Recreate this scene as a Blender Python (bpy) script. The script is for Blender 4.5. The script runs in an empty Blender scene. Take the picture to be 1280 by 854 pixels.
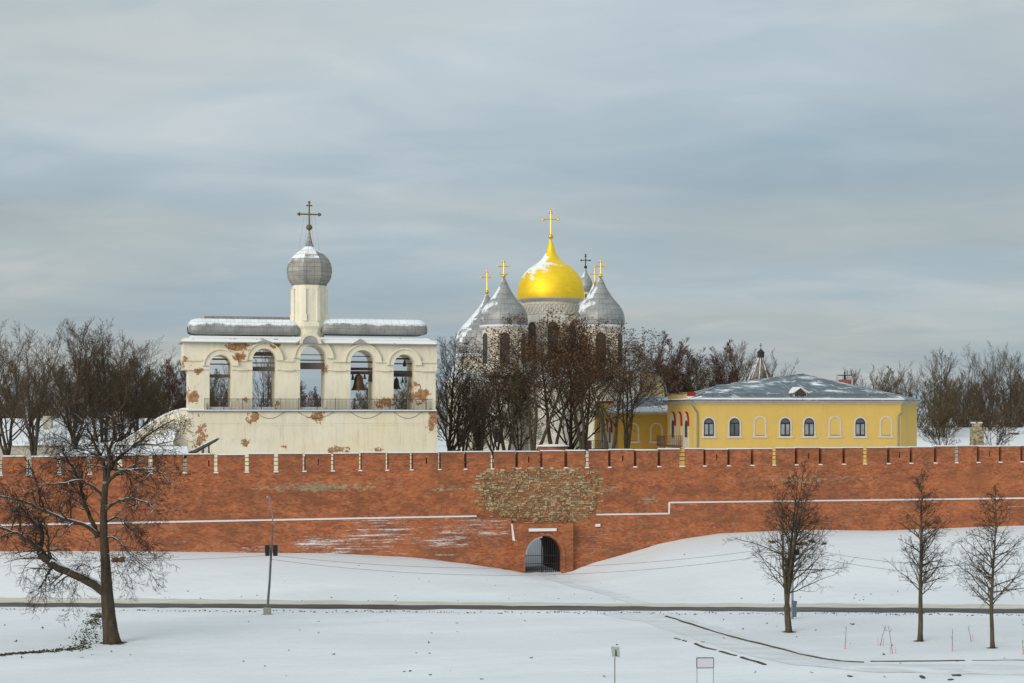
import bpy, math, random
from math import radians as R, sin, cos, pi, sqrt, atan2
from mathutils import Vector, noise as mnoise

# ---------------------------------------------------------------- camera, world, sun, exposure
sc = bpy.context.scene
F = 2080.0; HOR = 520.0; CZ = 16.0            # focal length in photo pixels, horizon row, eye height
cam_d = bpy.data.cameras.new('camera'); cam = bpy.data.objects.new('camera', cam_d)
sc.collection.objects.link(cam); sc.camera = cam
cam.location = (0, 0, CZ); cam.rotation_euler = (pi/2, 0, 0)
cam_d.sensor_width = 36; cam_d.lens = 36*F/1280; cam_d.shift_y = (HOR-427)/1280
cam_d.clip_start = 1; cam_d.clip_end = 6000
SUN_EL, SUN_AZ = R(20), R(-38)                # azimuth measured from straight behind the camera, to its left
sun_d = bpy.data.lights.new('sun', 'SUN'); sun = bpy.data.objects.new('sun', sun_d)
sc.collection.objects.link(sun)
sun_d.energy = 2.1; sun_d.angle = R(38); sun_d.color = (1.0, 0.93, 0.83)
sdir = Vector((sin(SUN_AZ)*cos(SUN_EL), -cos(SUN_AZ)*cos(SUN_EL), sin(SUN_EL)))   # towards the sun
sun.rotation_euler = sdir.to_track_quat('Z', 'Y').to_euler()
w = bpy.data.worlds.new('World'); sc.world = w; w.use_nodes = True
N = w.node_tree.nodes; L = w.node_tree.links; N.clear()
out = N.new('ShaderNodeOutputWorld'); bg = N.new('ShaderNodeBackground')
sky = N.new('ShaderNodeTexSky'); sky.sky_type = 'NISHITA'; sky.sun_disc = False
sky.sun_elevation = SUN_EL; sky.sun_rotation = atan2(sdir.x, sdir.y)
sky.air_density = 1.0; sky.dust_density = 2.0
tc = N.new('ShaderNodeTexCoord'); sep = N.new('ShaderNodeSeparateXYZ'); L.new(tc.outputs['Generated'], sep.inputs[0])
def wm(op, a, b=None, c=None):
    m = N.new('ShaderNodeMath'); m.operation = op
    for i, v in enumerate((a, b, c)):
        if v is None: continue
        if isinstance(v, (int, float)): m.inputs[i].default_value = v
        else: L.new(v, m.inputs[i])
    return m.outputs[0]
zc = wm('ADD', wm('MAXIMUM', sep.outputs[2], 0.0), 0.11)
cmb = N.new('ShaderNodeCombineXYZ')
L.new(wm('DIVIDE', sep.outputs[0], zc), cmb.inputs[0]); L.new(wm('MULTIPLY', wm('DIVIDE', sep.outputs[1], zc), 1.25), cmb.inputs[1])
def wnoise(scale, detail, rough, off, dist=0.0):
    mp = N.new('ShaderNodeMapping'); mp.inputs['Location'].default_value = off
    L.new(cmb.outputs[0], mp.inputs[0])
    n = N.new('ShaderNodeTexNoise'); n.inputs['Scale'].default_value = scale; n.inputs['Detail'].default_value = detail
    n.inputs['Roughness'].default_value = rough; n.inputs['Distortion'].default_value = dist
    L.new(mp.outputs[0], n.inputs['Vector']); return n.outputs['Fac']
big = wnoise(0.55, 4, .45, (3.1, 1.7, 0), .4); fine = wnoise(2.2, 6, .5, (7, 2, 1), .8); warm = wnoise(.5, 3, .4, (11.3, 5, 4), .3)
cf = wm('ADD', wm('MULTIPLY', big, .72), wm('MULTIPLY', fine, .28))
ramp = N.new('ShaderNodeValToRGB'); L.new(cf, ramp.inputs[0])
e = ramp.color_ramp.elements
e[0].position = .27; e[0].color = (.315, .42, .505, 1)
em = e.new(.52); em.color = (.445, .54, .60, 1)
e[2].position = .73; e[2].color = (.64, .69, .715, 1)
wr = N.new('ShaderNodeMixRGB'); wr.blend_type = 'MULTIPLY'; wr.inputs[2].default_value = (1.12, 1.02, .93, 1)
wf = N.new('ShaderNodeMapRange'); wf.inputs[1].default_value = .42; wf.inputs[2].default_value = .62; L.new(warm, wf.inputs[0]); L.new(wf.outputs[0], wr.inputs[0]); L.new(ramp.outputs[0], wr.inputs[1])
# overhead the cloud deck is thinner and brighter than at the horizon
zen = wm('ADD', .90, wm('MULTIPLY', wm('MAXIMUM', sep.outputs[2], 0.0), .80))
zm = N.new('ShaderNodeVectorMath'); zm.operation = 'SCALE'; L.new(wr.outputs[0], zm.inputs[0]); L.new(zen, zm.inputs['Scale'])
sk = N.new('ShaderNodeVectorMath'); sk.operation = 'SCALE'; sk.inputs['Scale'].default_value = 0.10; L.new(sky.outputs[0], sk.inputs[0])
mx = N.new('ShaderNodeMixRGB'); mx.inputs[0].default_value = .90; L.new(sk.outputs[0], mx.inputs[1]); L.new(zm.outputs[0], mx.inputs[2])
L.new(mx.outputs[0], bg.inputs[0]); bg.inputs[1].default_value = 1.0; L.new(bg.outputs[0], out.inputs[0])
vs = sc.view_settings; sc.display_settings.display_device = 'sRGB'
vs.view_transform = 'Standard'; vs.look = 'None'; vs.exposure = -0.06; vs.gamma = 1; vs.use_curve_mapping = False

rnd = random.Random(11)
COL = sc.collection
# ---------------------------------------------------------------- geometry helpers
class MB:
    def __init__(s): s.v = []; s.f = []; s.m = []; s.mi = 0
    def add(s, vs, fs):
        o = len(s.v); s.v += [tuple(p) for p in vs]
        for f in fs: s.f.append(tuple(i+o for i in f)); s.m.append(s.mi)
        return s
    def box(s, x0, x1, y0, y1, z0, z1):
        s.add([(x0,y0,z0),(x1,y0,z0),(x1,y1,z0),(x0,y1,z0),(x0,y0,z1),(x1,y0,z1),(x1,y1,z1),(x0,y1,z1)],
              [(0,3,2,1),(4,5,6,7),(0,1,5,4),(1,2,6,5),(2,3,7,6),(3,0,4,7)]); return s
    def hexa(s, b, t):           # 4 bottom, 4 top points
        s.add(list(b)+list(t), [(0,3,2,1),(4,5,6,7),(0,1,5,4),(1,2,6,5),(2,3,7,6),(3,0,4,7)]); return s
    def poly_y(s, pts, y0, y1):  # outline in x,z extruded along y
        n = len(pts)
        s.add([(x,y0,z) for x,z in pts]+[(x,y1,z) for x,z in pts],
              [tuple(range(n)), tuple(range(2*n-1,n-1,-1))]+[((i+1)%n, i, i+n, (i+1)%n+n) for i in range(n)]); return s
    def poly_x(s, pts, x0, x1):  # outline in y,z extruded along x
        n = len(pts)
        s.add([(x0,y,z) for y,z in pts]+[(x1,y,z) for y,z in pts],
              [tuple(range(n)), tuple(range(2*n-1,n-1,-1))]+[((i+1)%n, i, i+n, (i+1)%n+n) for i in range(n)]); return s
    def poly_z(s, pts, z0, z1):
        n = len(pts)
        s.add([(x,y,z0) for x,y in pts]+[(x,y,z1) for x,y in pts],
              [tuple(range(n-1,-1,-1)), tuple(range(n,2*n))]+[(i, (i+1)%n, (i+1)%n+n, i+n) for i in range(n)]); return s
    def lathe(s, prof, cx=0, cy=0, n=32, a0=0, a1=2*pi, rot=0):   # prof: (r,z)
        full = abs(a1-a0-2*pi) < 1e-6; m = n if full else n+1
        vs = []; fs = []
        for r, z in prof:
            for k in range(m):
                a = rot+a0+(a1-a0)*k/n; vs.append((cx+r*cos(a), cy+r*sin(a), z))
        for i in range(len(prof)-1):
            for k in range(n):
                k2 = (k+1) % m
                fs.append((i*m+k, i*m+k2, (i+1)*m+k2, (i+1)*m+k))
        if full: fs.append(tuple(range((len(prof)-1)*m, len(prof)*m)))
        s.add(vs, fs); return s
    def tube(s, pts, rad, n=6):
        k = len(pts); vs = []; fs = []
        if isinstance(rad, (int, float)): rad = [rad]*k
        for i in range(k):
            p = Vector(pts[i]); a = Vector(pts[max(i-1,0)]); b = Vector(pts[min(i+1,k-1)])
            d = (b-a); d = d.normalized() if d.length > 1e-9 else Vector((0,0,1))
            x = d.cross(Vector((0.31,0.95,0.05))); 
            if x.length < .05: x = d.cross(Vector((1,0,0)))
            x.normalize(); y = d.cross(x)
            for j in range(n):
                t = 2*pi*j/n; vs.append(tuple(p+(x*cos(t)+y*sin(t))*rad[i]))
        for i in range(k-1):
            for j in range(n):
                j2 = (j+1)%n; fs.append((i*n+j, i*n+j2, (i+1)*n+j2, (i+1)*n+j))
        fs.append(tuple(range(n-1,-1,-1))); fs.append(tuple(range((k-1)*n, k*n)))
        s.add(vs, fs); return s
    def ball(s, c, r, n=12, m=8):
        s.lathe([(max(r*sin(pi*i/m),.001), c[2]-r*cos(pi*i/m)) for i in range(m+1)], c[0], c[1], n); return s
    def archring(s, cx, zs, r0, r1, y0, y1, zb=None, n=16):   # arch band in xz plane, optional legs down to zb
        ang = [pi*k/n for k in range(n+1)]
        inner = [(cx-r0*cos(a), zs+r0*sin(a)) for a in ang]; outer = [(cx-r1*cos(a), zs+r1*sin(a)) for a in ang]
        if zb is not None:
            inner = [(cx-r0, zb)]+inner+[(cx+r0, zb)]; outer = [(cx-r1, zb)]+outer+[(cx+r1, zb)]
        for i in range(len(inner)-1):
            a, b, c, d = inner[i], inner[i+1], outer[i+1], outer[i]
            s.add([(a[0],y0,a[1]),(b[0],y0,b[1]),(c[0],y0,c[1]),(d[0],y0,d[1]),(a[0],y1,a[1]),(b[0],y1,b[1]),(c[0],y1,c[1]),(d[0],y1,d[1])],
                  [(0,1,2,3),(7,6,5,4),(0,4,5,1),(3,2,6,7)])
        return s
    def arch_slab(s, x0, x1, y0, y1, z0, z1, ops, n=16):
        """slab x0..x1 with arched openings ops=[(xa,xb,zspring)] from z0 up, thickness y0..y1"""
        xs = x0
        for xa, xb, zs in ops:
            s.box(xs, xa, y0, y1, z0, z1)
            cx = (xa+xb)/2; r = (xb-xa)/2
            P = [(xa, z0), (xa, zs)]+[(cx-r*cos(pi*k/n), zs+r*sin(pi*k/n)) for k in range(1,n)]+[(xb, zs), (xb, z0)]
            Q = P[1:-1]
            for i in range(len(Q)-1):
                a, b = Q[i], Q[i+1]
                s.add([(a[0],y0,a[1]),(b[0],y0,b[1]),(b[0],y0,z1),(a[0],y0,z1),(a[0],y1,a[1]),(b[0],y1,b[1]),(b[0],y1,z1),(a[0],y1,z1)],
                      [(0,1,2,3),(7,6,5,4),(0,4,5,1),(3,2,6,7)])
            xs = xb
        s.box(xs, x1, y0, y1, z0, z1); return s
    def filled_arch(s, cx, zb, zs, r, y0, y1, n=14):
        s.poly_y([(cx-r,zb),(cx+r,zb)]+[(cx+r*cos(pi*k/n), zs+r*sin(pi*k/n)) for k in range(n+1)], y0, y1); return s
    def build(s, name, mats, parent=None, smooth=False, loc=(0,0,0), rz=0):
        me = bpy.data.meshes.new(name); me.from_pydata(s.v, [], s.f)
        if not isinstance(mats, (list, tuple)): mats = [mats]
        for m in mats: me.materials.append(m)
        if len(mats) > 1: me.polygons.foreach_set('material_index', s.m)
        if smooth: me.polygons.foreach_set('use_smooth', [True]*len(me.polygons))
        me.update()
        o = bpy.data.objects.new(name, me); COL.objects.link(o)
        o.location = loc; o.rotation_euler = (0,0,rz)
        if parent is not None: o.parent = parent
        return o
def tag(o, label=None, cat=None, group=None, kind=None):
    if label: o['label'] = label
    if cat: o['category'] = cat
    if group: o['group'] = group
    if kind: o['kind'] = kind
    return o
def thing(name, label, cat, loc=(0,0,0), rz=0, group=None):
    o = bpy.data.objects.new(name, None); COL.objects.link(o); o.location = loc; o.rotation_euler = (0,0,rz)
    o.empty_display_size = .3
    return tag(o, label, cat, group)
def Z(py, D): return CZ-(py-HOR)*D/F
def X(px, D): return (px-640)*D/F
def onflat(px, py, z=0.0):
    D = (CZ-z)*F/(py-HOR); return Vector((X(px,D), D, z))
class Frame:                                   # a building's own axes, x along its front, y away from the camera
    def __init__(s, px, D, rot, z=0.0):
        s.o = Vector((X(px,D), D, z)); s.a = rot; s.t = Vector((cos(rot), sin(rot), 0)); s.n = Vector((-sin(rot), cos(rot), 0))
    def lx(s, px, y=0.0):
        k = (px-640)/F; o = s.o+s.n*y
        return (k*o.y-o.x)/(s.t.x-k*s.t.y)
    def ly(s, px, x=0.0):
        k = (px-640)/F; o = s.o+s.t*x
        return (k*o.y-o.x)/(s.n.x-k*s.n.y)
    def lz(s, py, x, y=0.0):
        return Z(py, (s.o+s.t*x+s.n*y).y)-s.o.z
    def world(s, x, y, z=0): 
        p = s.o+s.t*x+s.n*y; return Vector((p.x, p.y, z+s.o.z))

# ---------------------------------------------------------------- materials
def mat(name, base, var=None, scale=1.0, rough=.8, metal=0, bump=0, bscale=None, stretch=(1,1,1), detail=6,
        snow=None, snow_dir=(0,0,1), snow_noise=1.5, patches=None, spec=.3, contrast=(.35,.65), var2=None):
    """snow=(lo,hi): snow lies where dot(normal, snow_dir)+noise passes lo..hi.  patches: list of (x,y,z,r,weight), colours"""
    m = bpy.data.materials.new(name); m.use_nodes = True; nt = m.node_tree; n = nt.nodes; l = nt.links
    p = n['Principled BSDF']; p.inputs['Roughness'].default_value = rough; p.inputs['Metallic'].default_value = metal
    p.inputs['Specular IOR Level'].default_value = spec
    tc = n.new('ShaderNodeTexCoord'); mp = n.new('ShaderNodeMapping'); mp.inputs['Scale'].default_value = stretch
    l.new(tc.outputs['Object'], mp.inputs[0])
    def noise(sc_, det=detail, r=.6, vec=None, dist=0):
        t = n.new('ShaderNodeTexNoise'); t.inputs['Scale'].default_value = sc_; t.inputs['Detail'].default_value = det
        t.inputs['Roughness'].default_value = r; t.inputs['Distortion'].default_value = dist
        l.new(vec or mp.outputs[0], t.inputs['Vector']); return t.outputs['Fac']
    def mth(op, a, b=None):
        t = n.new('ShaderNodeMath'); t.operation = op
        for i, v in enumerate((a,b)):
            if v is None: continue
            if isinstance(v, (int,float)): t.inputs[i].default_value = v
            else: l.new(v, t.inputs[i])
        return t.outputs[0]
    def rng(v, a, b, c=0, d=1):
        t = n.new('ShaderNodeMapRange'); t.inputs[1].default_value = a; t.inputs[2].default_value = b
        t.inputs[3].default_value = c; t.inputs[4].default_value = d; l.new(v, t.inputs[0]); return t.outputs[0]
    def mix(f, a, b):
        t = n.new('ShaderNodeMixRGB')
        if isinstance(f, (int, float)): t.inputs[0].default_value = f
        else: l.new(f, t.inputs[0])
        for i, c in ((1,a),(2,b)):
            if isinstance(c, tuple): t.inputs[i].default_value = (*c[:3], 1)
            else: l.new(c, t.inputs[i])
        return t.outputs[0]
    c = base
    if var: c = mix(rng(noise(scale), *contrast), base, var)
    if var2: c = mix(rng(noise(scale*.23, 4), .45, .7), c, var2)
    m['_'] = 0
    ctx = dict(m=m, n=n, l=l, p=p, tc=tc, mp=mp, noise=noise, mth=mth, rng=rng, mix=mix)
    if patches:
        pts, cols, pscale, thr = patches
        acc = None
        for (x,y,z,r,wt) in pts:
            sb = n.new('ShaderNodeVectorMath'); sb.operation = 'SUBTRACT'; l.new(tc.outputs['Object'], sb.inputs[0]); sb.inputs[1].default_value = (x,y,z)
            sx = n.new('ShaderNodeVectorMath'); sx.operation = 'MULTIPLY'; l.new(sb.outputs[0], sx.inputs[0])
            rr = r if isinstance(r, tuple) else (r, r)
            sx.inputs[1].default_value = (1/rr[0], .12/rr[0], 1/rr[1])
            ln = n.new('ShaderNodeVectorMath'); ln.operation = 'LENGTH'; l.new(sx.outputs[0], ln.inputs[0])
            v = mth('MULTIPLY', rng(ln.outputs['Value'], 1, 0), wt)
            acc = v if acc is None else mth('MAXIMUM', acc, v)
        nn = noise(pscale, 8, .65)
        tot = mth('ADD', mth('MULTIPLY', acc, .45), nn)
        c = mix(rng(tot, thr, thr+.03), c, mix(rng(noise(pscale*2.3), .4, .6), cols[0], cols[1]))
    if snow:
        g = n.new('ShaderNodeNewGeometry'); d = n.new('ShaderNodeVectorMath'); d.operation = 'DOT_PRODUCT'
        l.new(g.outputs['Normal'], d.inputs[0]); d.inputs[1].default_value = Vector(snow_dir).normalized()
        nn = noise(snow_noise, 8, .65)
        tot = mth('ADD', d.outputs['Value'], mth('MULTIPLY', mth('SUBTRACT', nn, .5), 1.1))
        f = rng(tot, *snow)
        c = mix(f, c, (.80,.83,.87))
        l.new(rng(f, 0, 1, rough, .85), p.inputs['Roughness'])
        if metal: l.new(rng(f, 0, 1, metal, 0), p.inputs['Metallic'])
    if isinstance(c, tuple): p.inputs['Base Color'].default_value = (*c[:3], 1)
    else: l.new(c, p.inputs['Base Color'])
    if bump:
        b = n.new('ShaderNodeBump'); b.inputs['Strength'].default_value = 1; b.inputs['Distance'].default_value = bump
        l.new(noise(bscale or scale*3, 8, .7), b.inputs['Height']); l.new(b.outputs[0], p.inputs['Normal'])
    m['_'] = 1; del m['_']
    m_ctx[name] = ctx
    return m
m_ctx = {}
def add_over(name, fn):
    """rework a material's base colour: fn(ctx, current_socket) -> new socket"""
    c = m_ctx[name]; inp = c['p'].inputs['Base Color']
    cur = inp.links[0].from_socket if inp.links else tuple(inp.default_value)[:3]
    c['l'].new(fn(c, cur), inp)

snowM = mat('snow', (.81,.83,.85), (.72,.74,.76), .18, .9, bump=.13, bscale=.55, contrast=(.35,.65), stretch=(.5,1.3,1), var2=(.70,.72,.74))
snowP = mat('packed_snow', (.74,.76,.78), (.64,.655,.66), .5, .8, bump=.12, bscale=1.3, stretch=(.35,1.6,1), contrast=(.4,.6))
dirty = mat('dirty_snow', (.70,.69,.62), (.50,.47,.37), .8, .9, bump=.04, bscale=4, stretch=(.25,2,1))
roadM = mat('road', (.055,.046,.043), (.11,.10,.09), .9, .7, bump=.01, stretch=(.12,1.5,1), var2=(.13,.12,.11))
kerbM = mat('kerb_grass', (.050,.045,.022), (.10,.085,.04), 4, .95, bump=.02)
slate = mat('cap_slate', (.16,.15,.14), (.26,.25,.24), 3, .8)
# kremlin brick: rows and joints, mottled and weathered
def brick_mat(name, snowy=False, patches=None):
    m = mat(name, (.405,.124,.048), (.265,.080,.037), .9, .92, bump=.025, bscale=9, stretch=(.7,1,1.6), patches=patches)
    def fn(c, cur):
        n, l = c['n'], c['l']
        sp = n.new('ShaderNodeSeparateXYZ'); l.new(c['tc'].outputs['Object'], sp.inputs[0])
        cb = n.new('ShaderNodeCombineXYZ'); l.new(c['mth']('ADD', sp.outputs[0], sp.outputs[1]), cb.inputs[0]); l.new(sp.outputs[2], cb.inputs[1])
        b = n.new('ShaderNodeTexBrick'); l.new(cb.outputs[0], b.inputs['Vector'])
        b.inputs['Scale'].default_value = 1; b.inputs['Brick Width'].default_value = .34; b.inputs['Row Height'].default_value = .14
        b.inputs['Mortar Size'].default_value = .012; b.inputs['Bias'].default_value = -.1
        b.inputs['Color1'].default_value = (1.35,1.25,1.2,1); b.inputs['Color2'].default_value = (.55,.52,.52,1); b.inputs['Mortar'].default_value = (1.0,1.5,1.8,1)
        mu = n.new('ShaderNodeMixRGB'); mu.blend_type = 'MULTIPLY'; mu.inputs[0].default_value = 1
        l.new(cur, mu.inputs[1]); l.new(b.outputs[0], mu.inputs[2]); cur = mu.outputs[0]
        # lime bloom and soot
        cur = c['mix'](c['rng'](c['noise'](1.6, 12, .85), .50, .70, 0, .75), cur, (.42,.27,.16))
        cur = c['mix'](c['rng'](c['noise'](3.5, 12, .85), .54, .68, 0, .75), cur, (.15,.065,.035))
        cur = c['mix'](c['rng'](c['noise'](.28, 12, .78), .47, .60, 0, .72), cur, (.17,.070,.035))
        cur = c['mix'](c['rng'](c['noise'](.12, 8, .7), .52, .64, 0, .35), cur, (.44,.15,.06))
        cur = c['mix'](c['rng'](c['noise'](5.5, 12, .9), .54, .66, 0, .55), cur, (.52,.25,.13))
        if snowy:
            mp = n.new('ShaderNodeMapping'); mp.inputs['Scale'].default_value = (.26,1,6.5); l.new(c['tc'].outputs['Object'], mp.inputs[0])
            nn = c['noise'](.8, 12, .80, mp.outputs[0])
            k = c['mth']('ADD', nn, c['mth']('MULTIPLY', c['rng'](c['noise'](.07, 4), .36, .62), .20))
            sx = n.new('ShaderNodeSeparateXYZ'); l.new(c['tc'].outputs['Object'], sx.inputs[0])
            bare = c['mth']('MULTIPLY', c['rng'](sx.outputs[0], 58, 62), c['rng'](sx.outputs[0], 76, 70))   # sheltered stretch without snow
            k = c['mth']('SUBTRACT', k, c['mth']('MULTIPLY', bare, .09))
            k = c['mth']('ADD', k, c['mth']('MULTIPLY', c['mth']('SUBTRACT', c['noise'](5, 8, .8), .5), .28))
            cur = c['mix'](c['rng'](k, .72, .82), cur, (.80,.83,.86))
        return cur
    add_over(name, fn); return m
plaster_patch = None
twigM = mat('twig', (.120,.082,.050), (.060,.042,.028), 3, .95)
twigB = mat('brown_twig', (.080,.050,.026), (.040,.026,.016), 3, .95)
barkP = mat('park_bark', (.105,.085,.052), (.055,.044,.030), 4, .95, bump=.02, stretch=(1,1,.3))
twigD = mat('dark_twig', (.050,.036,.024), (.028,.020,.014), 3, .95)
barkM = mat('bark', (.042,.031,.021), (.085,.066,.042), 5, .95, bump=.03, stretch=(1,1,.25))
bark_snow = mat('snowy_bark', (.040,.030,.020), (.085,.066,.044), 4, .95, bump=.03, stretch=(1,1,.3), snow=(.62,.78), snow_noise=1.2)
hedgeM = mat('reddish_twig', (.115,.048,.032), (.06,.032,.022), 3, .95)
oliveM = mat('olive_twig', (.120,.088,.036), (.06,.045,.022), 3, .95)
leafM = mat('dry_leaf', (.17,.085,.038), (.09,.045,.022), 6, .9)
iron = mat('dark_iron', (.035,.033,.032), None, 1, .6, .3)
gal = mat('galvanised_steel', (.30,.31,.31), (.22,.22,.22), 4, .55, .5)
woodG = mat('weathered_wood', (.17,.15,.125), (.09,.078,.065), 3, .9, stretch=(1,1,6), snow=(.78,.9))
black = mat('black_plastic', (.012,.012,.014), None, 1, .5)
glassM = mat('window_glass', (.05,.075,.09), (.10,.14,.16), .8, .08, spec=.6)
darkM = mat('deep_opening', (.035,.035,.037), (.06,.06,.06), 2, .4)
frameM = mat('window_frame', (.045,.020,.018), None, 1, .6)
whiteM = mat('cream_trim', (.62,.57,.48), (.54,.49,.42), 1.5, .85)
redM = mat('red_paint', (.30,.018,.015), None, 1, .6)
goldM = mat('gilding', (1.0,.72,.045), (.94,.62,.03), .9, .60, .72, spec=.5, snow=(.80,.90), snow_dir=(-.42,-.15,.9), snow_noise=.6, stretch=(1,1,2.0))
gold2 = mat('gilded_cross', (.85,.50,.04), None, 1, .35, .8)
bronze = mat('bell_bronze', (.14,.085,.035), (.07,.05,.03), 1.5, .5, .6)
brassM = mat('old_brass', (.16,.11,.045), None, 1, .5, .5)
def lead_mat(name, base, var, snow, d, cell=(1.1,.75)):
    m = mat(name, base, var, .6, .55, .35, snow=snow, snow_dir=d, snow_noise=.55, stretch=(1,1,1.6))
    def fn(c, cur):
        # sheet seams
        n, l = c['n'], c['l']
        sp = n.new('ShaderNodeSeparateXYZ'); l.new(c['tc'].outputs['Object'], sp.inputs[0])
        ang = c['mth']('MULTIPLY', c['mth']('ARCTAN2', sp.outputs[1], sp.outputs[0]), cell[0])
        cb = n.new('ShaderNodeCombineXYZ'); l.new(ang, cb.inputs[0]); l.new(sp.outputs[2], cb.inputs[1])
        b = n.new('ShaderNodeTexBrick'); l.new(cb.outputs[0], b.inputs['Vector']); b.offset = 0
        b.inputs['Scale'].default_value = 1; b.inputs['Brick Width'].default_value = .8; b.inputs['Row Height'].default_value = cell[1]
        b.inputs['Mortar Size'].default_value = .035; b.inputs['Color1'].default_value = (1.08,1.08,1.08,1); b.inputs['Color2'].default_value = (.88,.88,.9,1)
        b.inputs['Mortar'].default_value = (.55,.55,.55,1)
        mu = n.new('ShaderNodeMixRGB'); mu.blend_type = 'MULTIPLY'; mu.inputs[0].default_value = .8
        l.new(cur, mu.inputs[1]); l.new(b.outputs[0], mu.inputs[2]); return mu.outputs[0]
    add_over(name, fn); return m
leadM = lead_mat('dome_sheet', (.37,.375,.36), (.26,.265,.26), (.86,.97), (-.75,-.25,.62), (4.2,.8))
onionM = lead_mat('onion_sheet', (.40,.38,.33), (.26,.25,.23), (.58,.72), (-.25,-.1,.95), (2.2,.5))
barrelM = mat('barrel_sheet', (.34,.34,.32), (.24,.24,.23), .8, .55, .3, snow=(.42,.56), snow_noise=.5, stretch=(1,1,1))
def seams(c, cur):
    n, l = c['n'], c['l']
    sp = n.new('ShaderNodeSeparateXYZ'); l.new(c['tc'].outputs['Object'], sp.inputs[0])
    cb = n.new('ShaderNodeCombineXYZ'); l.new(sp.outputs[0], cb.inputs[0]); l.new(sp.outputs[2], cb.inputs[1])
    b = n.new('ShaderNodeTexBrick'); l.new(cb.outputs[0], b.inputs['Vector']); b.offset = .5
    b.inputs['Scale'].default_value = 1; b.inputs['Brick Width'].default_value = .9; b.inputs['Row Height'].default_value = .6
    b.inputs['Mortar Size'].default_value = .03; b.inputs['Color1'].default_value = (1.05,)*3+(1,); b.inputs['Color2'].default_value = (.92,)*3+(1,)
    b.inputs['Mortar'].default_value = (.6,.6,.6,1)
    mu = n.new('ShaderNodeMixRGB'); mu.blend_type = 'MULTIPLY'; mu.inputs[0].default_value = .8
    l.new(cur, mu.inputs[1]); l.new(b.outputs[0], mu.inputs[2]); return mu.outputs[0]
add_over('barrel_sheet', seams)
sophM = mat('cathedral_plaster', (.72,.69,.62), (.60,.56,.48), .5, .9, bump=.02, var2=(.58,.50,.36))
yellowM = mat('yellow_plaster', (.69,.475,.13), (.63,.425,.11), .5, .9, bump=.006, contrast=(.3,.7), var2=(.65,.45,.15))
roofM = mat('slate_blue_roof', (.10,.135,.15), (.15,.185,.20), .7, .5, .2, snow=(.985,1.10), snow_noise=.42, stretch=(.6,1.5,1))
def roofseam(c, cur):
    n, l = c['n'], c['l']
    sp = n.new('ShaderNodeSeparateXYZ'); l.new(c['tc'].outputs['Object'], sp.inputs[0])
    cb = n.new('ShaderNodeCombineXYZ'); l.new(c['mth']('ADD', sp.outputs[0], c['mth']('MULTIPLY', sp.outputs[1], .45)), cb.inputs[0]); l.new(c['mth']('ADD', sp.outputs[1], c['mth']('MULTIPLY', c['noise'](1.5), .5)), cb.inputs[1])
    b = n.new('ShaderNodeTexBrick'); l.new(cb.outputs[0], b.inputs['Vector']); b.offset = .35
    b.inputs['Scale'].default_value = 1; b.inputs['Brick Width'].default_value = 2.1; b.inputs['Row Height'].default_value = 1.6
    b.inputs['Mortar Size'].default_value = .07; b.inputs['Mortar Smooth'].default_value = .3
    nn = c['noise'](.8, 6)
    f = c['mth']('MULTIPLY', b.outputs['Fac'], c['rng'](nn, .46, .62))
    f = c['mth']('MAXIMUM', f, c['rng'](c['noise'](.55, 12, .78), 58/100, .67, 0, .75))
    return c['mix'](f, cur, (.72,.76,.80))
add_over('slate_blue_roof', roofseam)
def grime(c, cur):                               # rain streaks and soot on plaster
    n, l = c['n'], c['l']
    mp = n.new('ShaderNodeMapping'); mp.inputs['Scale'].default_value = (1,1,.14); l.new(c['tc'].outputs['Object'], mp.inputs[0])
    cur = c['mix'](c['rng'](c['noise'](2.2, 10, .75, mp.outputs[0]), .50, .74, 0, .38), cur, (.30,.25,.17))
    return c['mix'](c['rng'](c['noise'](1.1, 12, .8), .56, .74, 0, .4), cur, (.36,.29,.19))
add_over('cathedral_plaster', grime)
def grime2(c, cur):
    n, l = c['n'], c['l']
    mp = n.new('ShaderNodeMapping'); mp.inputs['Scale'].default_value = (1,1,.10); l.new(c['tc'].outputs['Object'], mp.inputs[0])
    return c['mix'](c['rng'](c['noise'](1.6, 10, .75, mp.outputs[0]), .50, .75, 0, .30), cur, (.42,.28,.09))
add_over('yellow_plaster', grime2)
snowroofM = mat('snowy_sheet_roof', (.25,.25,.25), (.33,.33,.33), 1, .7, snow=(.70,.80), snow_noise=.5)
concrete = mat('concrete', (.34,.32,.27), (.25,.24,.19), 5, .9)
signM = mat('sign_face', (.30,.34,.33), None, 1, .5)
signM2 = mat('pale_panel', (.52,.51,.58), None, 1, .6)
rustM = mat('rusty_post', (.16,.075,.055), (.10,.055,.04), 4, .8)
pinkM = mat('pink_stake', (.55,.28,.28), None, 1, .8)
earthM = mat('brown_earth', (.12,.055,.022), (.20,.10,.04), 3, .95, bump=.03)
chimM = mat('chimney_brick', (.33,.11,.065), (.24,.08,.05), 3, .9)

# ---------------------------------------------------------------- kremlin wall axes and the ground
WA = atan2(24, 103.4)
W = Frame(0, 156, WA)                           # front face of the upper wall is local y=0; outside is negative y
def u_of(px, v=0.0): return W.lx(px, -v)
def interp(tab, x):
    if x <= tab[0][0]: return tab[0][1]
    for (a, b), (c, d) in zip(tab, tab[1:]):
        if x <= c: return b+(d-b)*(x-a)/(c-a)
    return tab[-1][1]
foot_px = [(-200,690),(0,690),(130,690),(250,691),(400,693),(520,698),(590,706),(640,713),(656,716),(702,716),(718,713),(745,704),(800,689),(840,677),(900,668),(1000,664),(1100,664),(1200,661),(1280,658),(1500,655)]
foot = []
for px, py in foot_px:
    u = W.lx(px, -1.8); foot.append((u, W.lz(py, u, -1.8)))
UG = W.lx(679, -1.7); GZ = W.lz(715, UG, -1.7)   # gate centre and sill height
def Yroad(x): return 138.6-x*.055                # centre line of the asphalt path
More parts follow.
